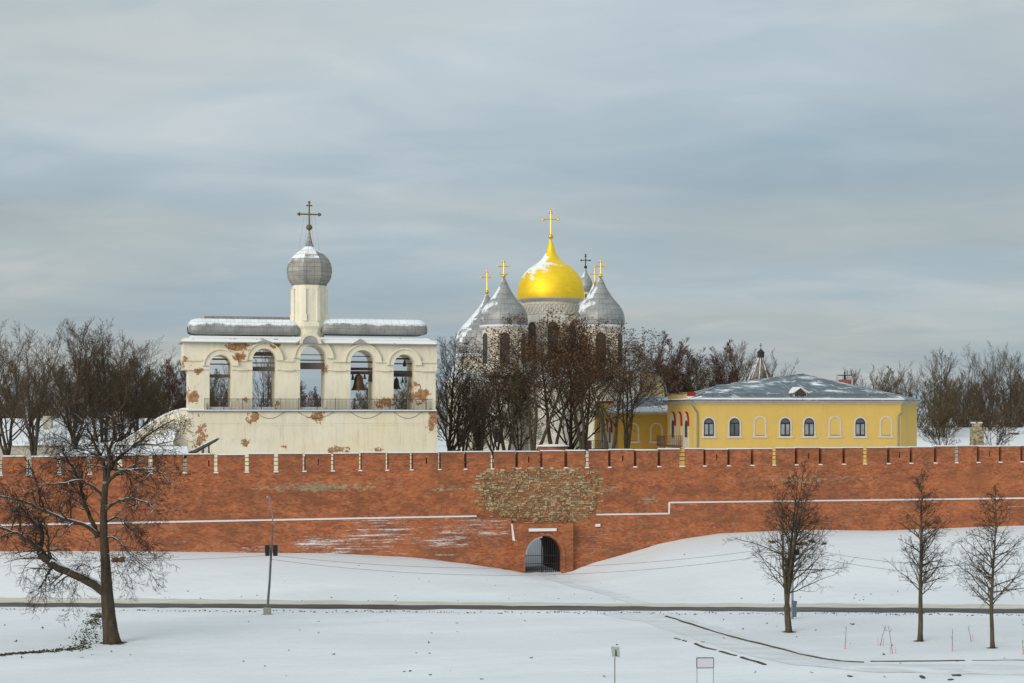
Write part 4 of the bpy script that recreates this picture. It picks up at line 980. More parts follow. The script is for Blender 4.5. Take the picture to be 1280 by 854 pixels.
# (x outwards is negative local x on this side)
def porch(parent, Fm, pxs, py_top, py_bot, bal, strut_px=None, sc_=1.0, rxt=.0):
    for px_, dark in pxs:
        y = Fm.ly(px_, -.1); zt_ = Fm.lz(py_top, 0, y); r = 1.18*sc_; zb_ = Fm.lz(py_bot, 0, y)
        def conv(mb): mb.v = [(-p[1], y+p[0], p[2]) for p in mb.v]; return mb
        b_ = conv(MB().archring(0, zt_-r, r*.60, r, .0, .10, zb_, 12)).build('hooded_window', whiteM, parent)
        conv(MB().filled_arch(0, zb_, zt_-r, r*.55, .0, .04)).build('panel', yellowM if not dark else whiteM, b_)
        hd = MB(); h0, h1, zz = r+.005, r+.09, zt_-r; A = [pi*q/20 for q in range(0, 12)]; Pi = [(-h0, zz-.5)]+[(-h0*cos(a), zz+h0*sin(a)) for a in A]; Po = [(-h1, zz-.5)]+[(-h1*cos(a), zz+h1*sin(a)) for a in A]
        for q in range(len(A)):
            a_, b2, c_, d_ = Pi[q], Pi[q+1], Po[q+1], Po[q]
            hd.add([(a_[0],0,a_[1]),(b2[0],0,b2[1]),(c_[0],0,c_[1]),(d_[0],0,d_[1]),(a_[0],.24,a_[1]),(b2[0],.24,b2[1]),(c_[0],.24,c_[1]),(d_[0],.24,d_[1])], [(0,1,2,3),(7,6,5,4),(0,4,5,1),(3,2,6,7)])
        conv(hd).build('hood', redM, b_)
        if dark: conv(MB().filled_arch(0, zb_+1.3, zt_-r*1.3, r*.48, .04, .09)).build('pane', darkM, b_)
    pa, pb, yt, yb = bal
    y0 = Fm.ly(pb, 0); y1 = y0+4.2; z0, z1 = Fm.lz(yb, 0, y0), Fm.lz(yt, 0, y0); xo = -2.2
    bl = MB().box(xo,-.01,y0,y1,z0-.12,z0).build('balcony', rustM, parent)
    mb = MB()
    for za in (z0+.12, z1): mb.tube([(0,y0,za),(xo,y0,za),(xo,y1,za)], .035, 5)
    n_ = 9
    for i in range(n_+1):
        xx = xo*i/n_; mb.box(xx-.018,xx+.018,y0-.018,y0+.018,z0,z1)
        if i < n_: mb.tube([(xx,y0,z0+.2),(xo*(i+.5)/n_,y0,(z0+z1)/2+.1),(xo*(i+1)/n_,y0,z0+.2)], .016, 3); mb.tube([(xx,y0,z1-.08),(xo*(i+.5)/n_,y0,(z0+z1)/2-.1),(xo*(i+1)/n_,y0,z1-.08)], .016, 3)
    yy = y0
    while yy < y1: mb.box(xo-.018,xo+.018,yy-.018,yy+.018,z0,z1); yy += .22
    mb.build('balcony_railing', rustM, bl)
    MB().tube([(xo+.1,y0+.1,z0-.1),(-.02,y0+.1,z0-1.7)], .07, 5).build('strut', whiteM, bl); MB().tube([(xo+.1,y1-.2,z0-.1),(-.02,y1-.2,z0-1.7)], .07, 5).build('strut', whiteM, bl)
porch(house, H, [(857.3,1),(848.8,0),(840.8,1)], 515.5, 560, (829,853,545,557.5))
# parapet block and red chimney over the side
y = 2.5
par = MB(); a0, a1 = H.ly(862,.4), 11
zz0 = zE-.1; par.box(-.5,.2,1.8,11,zz0,H.lz(493.5,0,5)); pb = par.build('parapet_chimney', yellowM, house)
MB().box(-.56,.26,3.2,5.4,H.lz(493.5,0,5),H.lz(490.8,0,5)).box(-.56,.26,9,10.6,H.lz(493.5,0,5),H.lz(491.5,0,5)).build('sheet_cap', gal, pb)
MB().box(-.45,.35,.7,1.7,zE+.05,H.lz(490,0,1)).build('chimney', redM, house)
# lower wing
V = Frame(767, 214, R(9), 8)
wing = thing('yellow_wing', 'lower yellow wing with blind arched windows, left of the long house', 'house', V.o, V.a)
zw = V.lz(518.5, 0); xw = V.lx(836)+1.5
fw = [(0,0),(xw,0),(xw,12),(0,12)]
yel2 = mat('ochre_yellow_plaster', (.56,.34,.06), (.50,.30,.055), .5, .9)
MB().poly_z(fw, -1, zw).build('wall', yel2, wing)
MB().poly_z(off(fw,.15), zw, zw+.15).poly_z(off(fw,.45), zw+.15, zw+.32).build('cornice', whiteM, wing)
ew = off(fw,.75); zq = zw+.34
q1 = (V.lx(803,5), 5, V.lz(496,V.lx(803,5),5)); q2 = (xw+2, 5, V.lz(496,xw+2,5))
mb = MB(); mb.add([(*ew[0],zq),(ew[1][0]+2,ew[1][1],zq),(ew[1][0]+2,ew[2][1],zq),(*ew[3],zq),q1,q2], [(0,1,5,4),(1,2,5),(2,3,4,5),(3,0,4),(0,3,2,1)]); mb.build('roof', roofM, wing)
mb = MB(); mb.hexa([(ew[0][0],ew[0][1],zq-.03),(ew[1][0],ew[0][1],zq-.03),(ew[1][0],ew[0][1]+2.2,zq+.55),(ew[0][0],ew[0][1]+2.2,zq+.3)], [(ew[0][0],ew[0][1],zq+.12),(ew[1][0],ew[0][1],zq+.12),(ew[1][0],ew[0][1]+2.2,zq+.9),(ew[0][0]+1,ew[0][1]+2.2,zq+.7)]); mb.build('eave_snow', snowM, wing)
for px_ in (791,820.5): c = V.lx(px_); arched_window(wing, c, V.lz(551.5,c), V.lz(530.5,c), 1.25, blind=True)
porch(wing, V, [(762,1),(757.5,0),(752.5,1)], 524.5, 566, (740,760,551,562))
pipe(wing, [(-.4,-.5,zq),(.3,-.13,zq-1.6),(.3,-.13,-1)]); pipe(wing, [(xw-1.2,-.6,zq),(xw-1.3,-.13,zq-.9),(xw-1.3,-.13,-1)])
MB().box(-.5,.2,1.5,8,zq-.1,V.lz(504,0,4)).build('parapet_chimney', yellowM, wing)
MB().box(-.6,.3,1.4,8.1,V.lz(504,0,4),V.lz(501.5,0,4)).build('chimney_cap', redM, wing)

# ---------------------------------------------------------------- long snowy roofs inside the walls
def long_house(pa, pb, D, ye, yr, depth, label, wallm, chims=(), name='long_building'):
    xa, xb = X(pa,D), X(pb,D); t = thing(name, label, 'building', ((xa+xb)/2, D, 8)); h = (xb-xa)/2
    zev, zri = Z(ye,D)-8, Z(yr,D+depth)-8
    MB().box(-h,h,0,depth*2,-1,zev).build('wall', wallm, t)
    MB().add([(-h-.5,-.5,zev-.12),(h+.5,-.5,zev-.12),(h+.5,-.5,zev+.1),(-h-.5,-.5,zev+.1),(-h-.5,depth,zri),(h+.5,depth,zri),(-h-.5,2*depth+.5,zev),(h+.5,2*depth+.5,zev)],
             [(0,1,2,3),(3,2,5,4),(4,5,7,6),(0,3,4,6),(1,7,5,2),(0,6,7,1)]).build('snowy_roof', snowM, t)
    for (pc, y0, y1, wd, m) in chims:
        x = X(pc,D+depth*.6)-(xa+xb)/2; MB().box(x-wd,x+wd,depth*.6-wd,depth*.6+wd,zev-.2,Z(y1,D+depth*.6)-8).build('chimney', m, t)
    return t
pale = mat('pale_house_wall', (.46,.42,.34), (.36,.33,.27), 1, .9)
ston = mat('pale_rubble_stone', (.42,.35,.22), (.20,.16,.09), 2.5, .95, bump=.05, contrast=(.44,.56))
lh = long_house(-120, 196, 238, 556, 523, 16, 'long pale building with a broad snowy roof behind the left grove', pale, [(146,0,514,1.1,pale),(60,0,520,.6,pale)])
rh = long_house(1120, 1400, 262, 557, 534.5, 15, 'long low building with a snowy roof right of the yellow house', pale, [(1268,0,541,.6,mat('dark_chimney_brick',(.12,.055,.04)))])
sx_, sy_ = X(1221,256), 256
t = thing('stone_stack', 'ragged pale rubble stack standing in front of the right snowy roof', 'chimney', (sx_, sy_, 8))
mb = MB(); r5 = random.Random(3); zt_ = Z(530,256)-8
z = -0.5
while z < zt_:
    h_ = r5.uniform(.25,.4); hw = .6 if z > Z(536,256)-8 else .9
    for i in range(4):
        a = -hw+hw*i/2; mb.box(a+r5.uniform(-.08,.04), a+hw/2+r5.uniform(-.04,.08), -.6+r5.uniform(-.12,.12), .6, z, z+h_-.02)
    z += h_
mb.build('masonry', ston, t)
MB().box(-.8,.8,-.55,.55,zt_+.1,zt_+.25).build('snow_cap', snowM, t)

# ---------------------------------------------------------------- trees
def rv(r, s=1): return Vector((r.gauss(0,s), r.gauss(0,s), r.gauss(0,s)))
def branch(r, p, d, length, rad, steps, wander, trop, tip=.25):
    pts = [p.copy()]; rs = [rad]; d = d.normalized()
    for i in range(steps):
        d = (d+rv(r, wander)+Vector((0,0,trop))).normalized(); p = p+d*(length/steps); pts.append(p.copy()); rs.append(rad*(1-(1-tip)*(i+1)/steps))
    return pts, rs, d
def at(pts, rs, t):
    k = t*(len(pts)-1); i = min(int(k), len(pts)-2); f = k-i
    return pts[i].lerp(pts[i+1], f), rs[i]*(1-f)+rs[i+1]*f, (pts[i+1]-pts[i]).normalized()
def sidedir(r, d, ang, bias=None):
    x = d.orthogonal().normalized(); y = d.cross(x); a = r.uniform(0, 2*pi); s = x*cos(a)+y*sin(a)
    if bias is not None: s = (s+bias).normalized()
    return (d*cos(ang)+s*sin(ang)).normalized()
def spread(r, crown, pts, rs, length, level, P, leaves=None):
    n = P['n'][level] if level < len(P['n']) else 0
    n = max(1, int(n*r.uniform(.75,1.25)))
    for i in range(n):
        t = P['t0'][level]+(1-P['t0'][level])*((i+r.random())/n); t = min(t, .99)
        p, rad, d = at(pts, rs, t)
        nd = sidedir(r, d, R(r.uniform(*P['ang'][level])))
        ln = length*r.uniform(.7,1.15)*P['ratio'][level]*(1.15-.55*t)
        rr2 = max(P['rmin'], min(rad*.62, P['rad'][level]))
        cp, cr, _ = branch(r, p, nd, ln, rr2, P['steps'][level], P['wander'], P['trop'][level], .35)
        crown.tube(cp, [max(P['rmin']*.55, q) for q in cr], 3 if rr2 < .05 else 5)
        if level+1 < len(P['n']): spread(r, crown, cp, cr, ln, level+1, P, leaves)
        elif leaves is not None:
            for _ in range(P.get('leaf', 3)):
                if r.random() < P.get('leafp', 1):
                    q = at(cp, cr, r.random())[0]+rv(r, .22); leaves.append(q)
def leafmesh(r, leaves, size):
    mb = MB()
    for q in leaves:
        a = rv(r,1).normalized()*size*r.uniform(.5,1); b = a.orthogonal().normalized()*size*r.uniform(.4,.8)
        mb.add([q-a, q+b, q+a, q-b], [(0,1,2,3)])
    return mb
PDEF = dict(n=[8,6,4], t0=[.12,.12,.1], ang=[(28,60),(25,60),(20,60)], ratio=[.55,.5,.5], rad=[.07,.035,.02], rmin=.012, steps=[4,3,2], wander=.13, trop=[.08,.06,.03])
def tree_mesh(seed, h, trunk_r, envelope, nl1, l1_ang=(35,65), stems=1, P=None, first=.25, leaf=0, mats=(barkM,twigM), trop1=.12, leafsize=.12, lean=.02, stem_ang=12, l1rad=.16):
    """returns (trunk MB, crown MB, leaves MB) in local axes, z up from 0"""
    r = random.Random(seed); Pm = dict(PDEF); Pm.update(P or {})
    trunk = MB(); crown = MB(); leaves = [] if leaf else None
    Pm['leaf'] = leaf
    S = []
    if stems == 1:
        pts, rs, _ = branch(r, Vector((0,0,-.3)), Vector((r.uniform(-lean,lean), r.uniform(-lean,lean), 1)), h*.96, trunk_r, 14, .035, .05, .07)
        rs[0] *= 1.25; trunk.tube(pts, rs, 10); S.append((pts, rs, h))
    else:
        hb = h*.16
        pts, rs, d = branch(r, Vector((0,0,-.3)), Vector((0,0,1)), hb, trunk_r, 4, .03, .05, .85); rs[0] *= 1.2; trunk.tube(pts, rs, 10)
        for k in range(stems):
            a = 2*pi*k/stems+r.uniform(-.4,.4); an = R(stem_ang*r.uniform(.4,1.3)); hh = (h-hb)*r.uniform(.78,1.0)
            dd = Vector((cos(a)*sin(an), sin(a)*sin(an), cos(an)))
            p2, r2, _ = branch(r, pts[-1]-Vector((0,0,.3)), dd, hh, trunk_r*r.uniform(.5,.7), 12, .05, .09, .08)
            trunk.tube(p2, r2, 7); S.append((p2, r2, hh))
    for (pts, rs, hh) in S:
        n = max(3, nl1//len(S))
        for i in range(n):
            t = first+(1-first)*((i+r.random())/n); t = min(.985, t)
            p, rad, d = at(pts, rs, t); z = p.z/h
            L_ = envelope(z)*h*r.uniform(.75,1.1)
            nd = sidedir(r, d, R(r.uniform(*l1_ang)))
            r1 = max(.03, min(rad*.6, l1rad))
            cp, cr, _ = branch(r, p, nd, L_, r1, 6, .10, trop1, .2)
            trunk.tube(cp, cr, 5)
            spread(r, crown, cp, cr, L_, 0, Pm, leaves)
    return trunk, crown, (leafmesh(r, leaves, leafsize) if leaf else None)
def make_tree(name, label, cat_, pos, meshes, mats, group=None, leafm=None, smooth=True):
    tr_, cr_, lf_ = meshes
    t = thing(name, label, cat_, pos, 0, group)
    tr_.build('trunk', mats[0], t, smooth=True); cr_.build('crown', mats[1], t)
    if lf_: lf_.build('dry_leaves', leafm or leafM, t)
    return t
def clone(src, pos, rz, s, label, group, sz=None):
    o = src.copy(); COL.objects.link(o); o.location = pos; o.rotation_euler = (0,0,rz); o.scale = (s,s,sz or s); o['label'] = label
    if group: o['group'] = group
    for c in src.children:
        d = c.copy(); COL.objects.link(d); d.parent = o
    return o

# big tree on the left: main limbs follow its real outline, laid out in metres about its foot
tb = onflat(140, 803); tk = tb.y/F
hero = thing('broad_tree', 'largest foreground tree, thick trunk and snowy spreading limbs at the left', 'tree', tb)
hr = random.Random(21); tr = MB(); cr = MB()
def HP(px, py, dy=0.): return Vector(((px-140)*tk, dy, (803-py)*tk))
def limb(pts, r0, r1, dy, sub, n=8, keep=1.0, lenf=1.0):
    sub = int(sub*1.45)
    k = len(pts); P = []
    for i, (a, b) in enumerate(pts): P.append(HP(a, b, dy*i/(k-1)))
    Q_ = []
    for i in range(k-1):
        for j in range(3): 
            f = j/3; a = P[max(i-1,0)]; b = P[i]; c = P[i+1]; d = P[min(i+2,k-1)]
            q = .5*((2*b)+(c-a)*f+(2*a-5*b+4*c-d)*f*f+(3*b-a-3*c+d)*f**3); Q_.append(q+rv(hr,.03) if i+j > 0 else q)
    Q_.append(P[-1]); m = len(Q_); rs = [r0+(r1-r0)*(i/(m-1))**.8 for i in range(m)]
    rs = [q*1.22 for q in rs]; tr.tube(Q_, rs, n)
    L_ = sum((Q_[i+1]-Q_[i]).length for i in range(m-1))
    for i in range(sub):
        t = .18+.8*(i+hr.random())/sub; p, rad, d = at(Q_, rs, min(t,.99))
        nd = sidedir(hr, d, R(hr.uniform(30,75)), Vector((0,0,.15)))
        ln = hr.uniform(1.1,2.9)*keep*(1.2-.5*t)*lenf
        cp, crr, _ = branch(hr, p, nd, ln, min(rad*.5,.075), 5, .16, -.02, .25); tr.tube(cp, crr, 5)
        spread(hr, cr, cp, crr, ln, 0, PH)
PH = dict(n=[6,4,3], t0=[.15,.15,.1], ang=[(25,60),(25,60),(20,60)], ratio=[.72,.62,.6], rad=[.032,.018,.011], rmin=.011, steps=[4,3,2], wander=.17, trop=[-.04,-.06,-.06])
tr.tube([HP(140,806),HP(139.5,800),HP(138,790),HP(136,770),HP(134.5,752),HP(133.5,738),HP(132.5,715),HP(131,690),HP(129.5,668),HP(129.5,645),HP(130.5,622),HP(132,602)], [.76,.62,.54,.48,.45,.42,.36,.32,.28,.25,.23,.21], 14)
limb([(131,740),(112,726),(92,716),(76,709),(66,702)], .30, .24, -.8, 4, 10)
limb([(68,704),(58,693),(48,683),(35,672),(20,663),(2,657)], .21, .07, -1.2, 10)
limb([(66,706),(52,697),(48,688),(50,672),(46,655)], .20, .12, .8, 4)
limb([(46,660),(38,648),(28,640),(22,632),(18,645),(10,655)], .11, .03, 1.0, 8)
limb([(66,702),(62,688),(64,672),(62,660),(52,652)], .10, .03, -1.4, 7)
limb([(66,708),(62,716),(58,726),(52,736)], .10, .03, -1.0, 8)
limb([(92,716),(100,708),(108,704),(118,706)], .06, .02, -1.2, 4)
limb([(124,668),(106,656),(84,648),(60,637),(40,627),(18,620),(-6,619)], .15, .05, -2.2, 14)
limb([(122,672),(114,652),(106,634),(99,616),(95,602),(88,590),(76,572),(70,560)], .15, .04, 1.6, 14)
limb([(54,634),(52,618),(48,600),(44,585),(36,570)], .07, .02, -1.4, 8)
limb([(128,620),(118,608),(108,601),(98,600),(84,603),(68,605),(56,603)], .10, .03, -2.4, 10)
limb([(131,640),(140,632),(152,625),(166,622),(182,624),(196,632),(206,642)], .10, .03, -2.0, 12)
limb([(133,606),(140,598),(150,590),(166,587),(184,586),(200,588),(210,595),(219,604)], .13, .03, -1.5, 13)
limb([(131,604),(130,588),(124,572),(116,556),(108,540),(104,526)], .16, .04, 1.0, 14)
limb([(133,604),(136,588),(145,574),(160,560),(178,546),(196,534),(214,524)], .14, .03, 1.4, 16)
limb([(133,606),(137,586),(138,566),(144,548),(148,532),(146,520)], .13, .03, -1.2, 13)
limb([(140,580),(152,566),(170,556),(190,556),(208,552),(220,545)], .08, .02, 2.4, 11)
limb([(122,570),(110,562),(98,560),(84,548),(70,540)], .07, .02, -1.0, 9)
limb([(131,655),(142,648),(152,652),(160,664),(170,680),(182,690)], .08, .02, 1.6, 10)
limb([(132,672),(144,672),(156,680),(168,692),(184,704),(196,712)], .08, .02, -1.8, 11)
limb([(132,690),(144,696),(150,706),(156,720)], .035, .012, -1.2, 5)
limb([(133,712),(124,708),(116,710),(108,714)], .04, .012, .8, 4)
limb([(100,716),(94,724),(88,735)], .03, .012, -1, 3)
tr.build('trunk', bark_snow, hero, smooth=True); cr.build('crown', twigD, hero)

# three park trees at the right
ta = onflat(986, 790)
env = lambda z: .30*(max(0, 1-z))**.75 if z > .22 else .1
P2 = {**PDEF, 'n':[7,5,3], 'rad':[.028,.017,.011], 'rmin':.009, 'wander':.13, 'trop':[.03,.0,-.02], 'ratio':[.42,.5,.5]}
ma = tree_mesh(5, 14.2, .26, lambda z: (.34 if z < .38 else .34-.85*(z-.38)) if z < .60 else .03+.30*max(0,1.0-z), 84, (36,68), stems=4, P=P2, first=.10, trop1=.025, stem_ang=3.6, l1rad=.05)
make_tree('park_tree', 'several stemmed tree right of centre with wide low branches, before the slope', 'tree', ta, ma, (barkP, twigD), 'bare trees on the right of the bank')
tb2 = onflat(1150, 801)
mb2 = tree_mesh(9, 12.6, .19, lambda z: .04+.36*max(0.,1-z)**1.0 if z > .33 else .24, 60, (38,70), P=P2, first=.28, trop1=.04, l1rad=.05)
make_tree('park_tree', 'slim straight single trunk tree, middle of the three on the right', 'tree', tb2, mb2, (barkP, twigD), 'bare trees on the right of the bank')
tc2 = onflat(1241, 810)
mc2 = tree_mesh(14, 11.6, .16, lambda z: .03+.44*max(0.,1-z)**1.0 if z > .28 else .30, 54, (40,74), P=P2, first=.26, trop1=.03, l1rad=.05)
make_tree('park_tree', 'slim bare tree nearest the right edge, branches spreading over the snow slope', 'tree', tc2, mc2, (barkP, twigD), 'bare trees on the right of the bank')

# trees inside the walls ------------------------------------------------------
PF = {**PDEF, 'leafp':1, 'n':[8,5,4], 'rad':[.05,.026,.015], 'rmin':.012, 'trop':[.10,.08,.05], 'ang':[(18,42),(20,45),(20,50)], 'ratio':[.45,.5,.55], 't0':[.2,.15,.1]}
PFd = {**PF, 'n':[10,8,5], 'rmin':.018, 'ang':[(22,55),(22,55),(20,55)]}
PL = {**PF, 'leafp':.8, 'n':[6,5,4], 'ang':[(28,65),(28,65),(25,65)], 'ratio':[.52,.62,.65], 'trop':[.05,.05,.02]}
vase = lambda z: .54*max(0.,1-z)**.8+.07
tall = lambda z: .46*max(0.,1-z)**.8+.07
m1 = tree_mesh(31, 20, .30, vase, 36, (24,50), stems=3, P=PF, first=.10, trop1=.08, stem_ang=16)
m2 = tree_mesh(32, 20, .28, vase, 38, (26,52), stems=1, P=PF, first=.14, trop1=.08)
m3 = tree_mesh(33, 20, .30, tall, 38, (22,46), stems=4, P=PF, first=.10, trop1=.08, stem_ang=20)
m4 = tree_mesh(34, 20, .26, lambda z: .40*max(0.,1-z)**.55+.05, 36, (28,52), stems=3, P=PFd, first=.06, trop1=.10, stem_ang=14)
l1 = tree_mesh(41, 20, .34, vase, 26, (32,58), stems=2, P=PL, first=.28, trop1=.06, leaf=1, leafsize=.15, stem_ang=12)
l2 = tree_mesh(42, 20, .32, vase, 28, (32,58), stems=3, P=PL, first=.30, trop1=.05, leaf=1, leafsize=.15, stem_ang=13)
def place(px, D, ytop): h = Z(ytop, D)-8; return (X(px,D), D, 8.0), h/20
protos = {}
def put(key, name, meshes, mats, px, D, ytop, label, group, rz, leafm=None, wide=1.0):
    pos, s = place(px, D, ytop)
    if key not in protos:
        o = make_tree(name, label, 'tree', pos, meshes, mats, group, leafm); o.scale = (s*wide,s*wide,s); o.rotation_euler = (0,0,rz); protos[key] = o
    else: clone(protos[key], pos, rz, s*wide, label, group, s)
gl = 'bare grove behind the wall at the left'
left = [('a',8,206,412,'leftmost tall bare tree, cut by the left edge of the photo'),('c',45,200,414,'many stemmed bare tree second from the left behind the wall'),
        ('b',88,204,410,'bare tree in the middle of the left grove, rising above the big tree limbs'),('a',128,210,410,'highest fan shaped bare tree of the left grove'),
        ('c',150,214,422,'bare many stemmed tree right of the highest one in the left grove'),('b',172,220,434,'bare tree where the left grove steps down towards the belfry'),('a',-30,214,420,'bare tree mostly beyond the left edge of the photo')]
dk = {'a':('grove_tree',m1,(barkM,twigM)),'b':('grove_tree',m2,(barkM,twigM)),'c':('grove_tree',m3,(barkM,twigM)),'d':('shrubby_tree',m4,(oliveM,oliveM)),'l':('leafy_oak',l1,(barkM,twigB)),'m':('leafy_oak',l2,(barkM,twigB)),'e':('reddish_tree',m4,(hedgeM,hedgeM))}
def row(lst, group, seed, wide=1.0):
    r = random.Random(seed)
    for key, px, D, yt, lab in lst:
        nm, me, mt = dk[key]; put(key, nm, me, mt, px, D, yt, lab, group, r.uniform(0, 6.28), wide=wide)
row(left, gl, 1, 1.2)
row([('d',100,255,450,'olive brown dense tree low in the left grove'),('d',135,262,442,'olive brown dense tree behind the fan shaped one'),('d',168,270,455,'olive brown dense tree at the right end of the grove'),('d',60,268,458,'olive brown dense tree behind the many stemmed one'),('d',20,272,462,'olive brown dense tree near the left edge'),
     ('d',150,280,465,'olive brown dense tree behind the snowy roof, nearer the belfry'),('d',190,285,468,'olive brown dense tree just left of the reddish ones')], 'dense olive trees behind the left grove', 2, 1.15)
row([('e',206,290,458,'dark reddish tree between the left grove and the belfry'),('e',228,296,452,'dark reddish tree touching the left side of the belfry')], 'reddish trees beside the belfry', 3, 1.0)
row([('b',272,250,470,'bare tree seen through the first belfry arch'),('c',330,236,425,'tall bare tree seen through the second belfry arch'),('e',390,300,490,'low reddish tree seen through the middle belfry arch'),('d',455,262,486,'low tree seen through the fourth belfry arch'),('d',505,262,480,'low tree seen through the fifth belfry arch'),('e',352,290,470,'reddish tree behind the piers of the belfry'),('d',275,280,470,'dense tree behind the first belfry arch')], 'trees behind the belfry', 4)
row([('b',558,206,430,'bare tree just right of the belfry'),('a',578,210,462,'bare tree second from the belfry, before the big left silver dome'),('c',602,204,456,'many stemmed bare tree before the left silver dome'),
     ('l',634,206,420,'leafy brown tree under the left front silver dome'),('m',668,203,398,'leafy brown tree before the left part of the golden dome drum'),('l',693,208,392,'tallest brown leafed tree below the golden dome'),('m',728,205,400,'leafy brown tree between the golden and the right silver dome'),
     ('l',762,203,412,'leafy brown tree under the right front silver dome'),('m',782,209,428,'leafy brown tree beside the yellow wing'),('d',648,222,470,'dense low tree among the brown leafed ones'),('a',618,224,455,'bare tree behind the leafy trees before the cathedral'),('d',594,226,500,'dense low tree before the cathedral gallery'),('b',712,222,430,'slim bare tree behind the leafy ones, before the apse')], 'trees between the belfry and the yellow wing', 5, 1.3)
row([('e',838,300,426,'bushy reddish brown tree right of the cathedral gable'),('e',858,310,438,'reddish brown tree right of the bushy one behind the roofs'),('a',886,305,440,'bare tree left of the distant tent tower'),('e',905,300,436,'reddish tree behind the ridge of the yellow house'),('b',925,310,434,'bare tree directly left of the tent tower'),('c',965,318,446,'bare tree behind the tent tower'),('e',822,296,452,'low reddish tree beside the cathedral gable'),('d',872,300,455,'low dense tree over the parapet chimney')], 'trees behind the yellow house', 6, 1.0)
row([('b',1068,330,466,'low bare tree right of the roof chimney'),('c',1092,320,462,'bare tree above the right hip of the yellow roof'),('d',1115,310,466,'dense tree above the right end of the yellow roof'),('a',1140,300,458,'bare tree just beyond the right end of the yellow house'),('b',1172,280,444,'bare tree with rounded crown right of the yellow house'),
     ('d',1176,268,470,'dark dense tree in front of the rounded crown'),('c',1205,290,455,'many stemmed bare tree before the rubble stack'),('a',1232,275,434,'widest and tallest bare tree behind the right snowy roof'),('d',1228,300,470,'dense tree filling in behind the widest tree'),('b',1262,285,446,'bare tree near the right edge behind the wall'),('c',1290,280,450,'bare tree cut by the right edge of the photo'),('d',1270,300,470,'dense tree low at the right edge'),('d',1200,305,474,'dense dark tree behind the rubble stack')], 'bare trees behind the wall at the right', 7, 1.0)
# low bushy trees standing before the right-hand snowy roof
PB = {**PF, 'rmin':.018}
ms = tree_mesh(61, 8, .16, lambda z: .55*max(0.,1-z)**.3, 20, (45,75), stems=3, P=PB, first=.15, trop1=.10, stem_ang=22)
for i, (px_, D_, yt, lb) in enumerate([(1180,222,505,'low spreading bare tree between the yellow house and the rubble stack'),(1245,226,508,'low spreading bare tree right of the rubble stack')]):
    pos = (X(px_,D_), D_, 8); s = (Z(yt,D_)-8)/8
    if i == 0: lo = make_tree('spreading_tree', lb, 'tree', pos, ms, (barkM, twigM), 'low spreading trees behind the right merlons'); lo.scale = (s,s,s)
    else: clone(lo, pos, 2.1, s, lb, 'low spreading trees behind the right merlons')
# far wood on the horizon: one mass
fr = random.Random(8)
far_t, far_c, _ = tree_mesh(71, 14, .3, lambda z: .34*max(0.,1-z)**.4, 16, (30,60), P={**PDEF,'n':[6,5],'rmin':.06,'rad':[.09,.07],'t0':[.1,.1],'ang':[(30,60),(30,60)],'ratio':[.6,.6],'steps':[3,2],'trop':[.06,.04]}, first=.05)
mb = MB()
for i in range(300):
    D_ = fr.uniform(420, 620); x_ = X(fr.uniform(-350,1630), D_); s = fr.uniform(.75,1.15); a = fr.uniform(0,6.28); ca, sa = cos(a)*s, sin(a)*s
    for src in (far_t, far_c) if i % 3 == 0 else (far_c,):
        mb.add([(x_+p[0]*ca-p[1]*sa, D_+p[0]*sa+p[1]*ca, 8+p[2]*s) for p in src.v], src.f)
tag(mb.build('far_wood', twigM), 'distant bare wood along the horizon behind everything', 'wood', kind='stuff')

# ---------------------------------------------------------------- lamp posts, wires, signs, stakes, earth heaps
p1 = onflat(334, 768)
def P1(px, py): return ((px-334)*p1.y/F, 0, (768-py)*p1.y/F)
t = thing('lamp_post', 'tall leaning grey lamp post with two black boxes in front of the left wall', 'lamp post', p1)
MB().box(-.27,.27,-.27,.27,-.1,.55).build('base_block', concrete, t)
MB().tube([P1(334,764),P1(337,728),P1(339,690),P1(340.5,665),P1(341,655)], [.11,.10,.09,.07,.06], 8).build('pole', mat('grey_post', (.11,.11,.11), (.17,.17,.165), 3, .6, .3), t)
MB().tube([P1(341,656),P1(340.5,643),P1(338.5,634),P1(336.2,625)], [.05,.045,.04,.035], 8).build('arm', gal, t)
MB().tube([P1(333,621.5),P1(335,621.3),P1(338,623.3)], [.08,.13,.06], 8).build('lamp_head', gal, t)
for s, px_ in ((-1,334.3),(1,344.2)):
    c = P1(px_, 688); MB().hexa([(c[0]-.15,-.25,c[2]-.44),(c[0]+.15,-.25,c[2]-.44),(c[0]+.15,.25,c[2]-.44),(c[0]-.15,.25,c[2]-.44)],[(c[0]-.18,-.2,c[2]+.42),(c[0]+.18,-.2,c[2]+.42),(c[0]+.18,.2,c[2]+.42),(c[0]-.18,.2,c[2]+.42)]).build('floodlight', black, t)
c = P1(339.3,687); MB().box(c[0]-.75,c[0]+.75,-.04,.04,c[2]-.04,c[2]+.04).build('cross_arm', gal, t)
p2 = onflat(990.5, 774)
t = thing('lamp_post', 'thin grey lamp post half hidden behind the several stemmed tree', 'lamp post', p2)
k = p2.y/F
MB().tube([(0,0,-.1),(0,0,60*k),(.02,0,128*k)], [.10,.08,.05], 8).build('pole', gal, t)
MB().box(.08,.52,-.2,.2,80*k,87*k).build('floodlight', black, t)
MB().box(-.02,.28,-.28,-.1,3*k,22*k).box(-.06,.32,-.3,-.08,20*k,23*k).build('switch_box', mat('blue_grey_box', (.09,.13,.15)), t)
def wire(a, b, sag, label):
    P = [Vector(a).lerp(Vector(b), i/24)-Vector((0,0,sag*4*(i/24)*(1-i/24))) for i in range(25)]
    tag(MB().tube(P, .011, 4).build('cable', iron), label, 'cable')
A1 = p1+Vector((.35,0,74*p1.y/F)); C1 = p2+Vector((0,0,92*k))
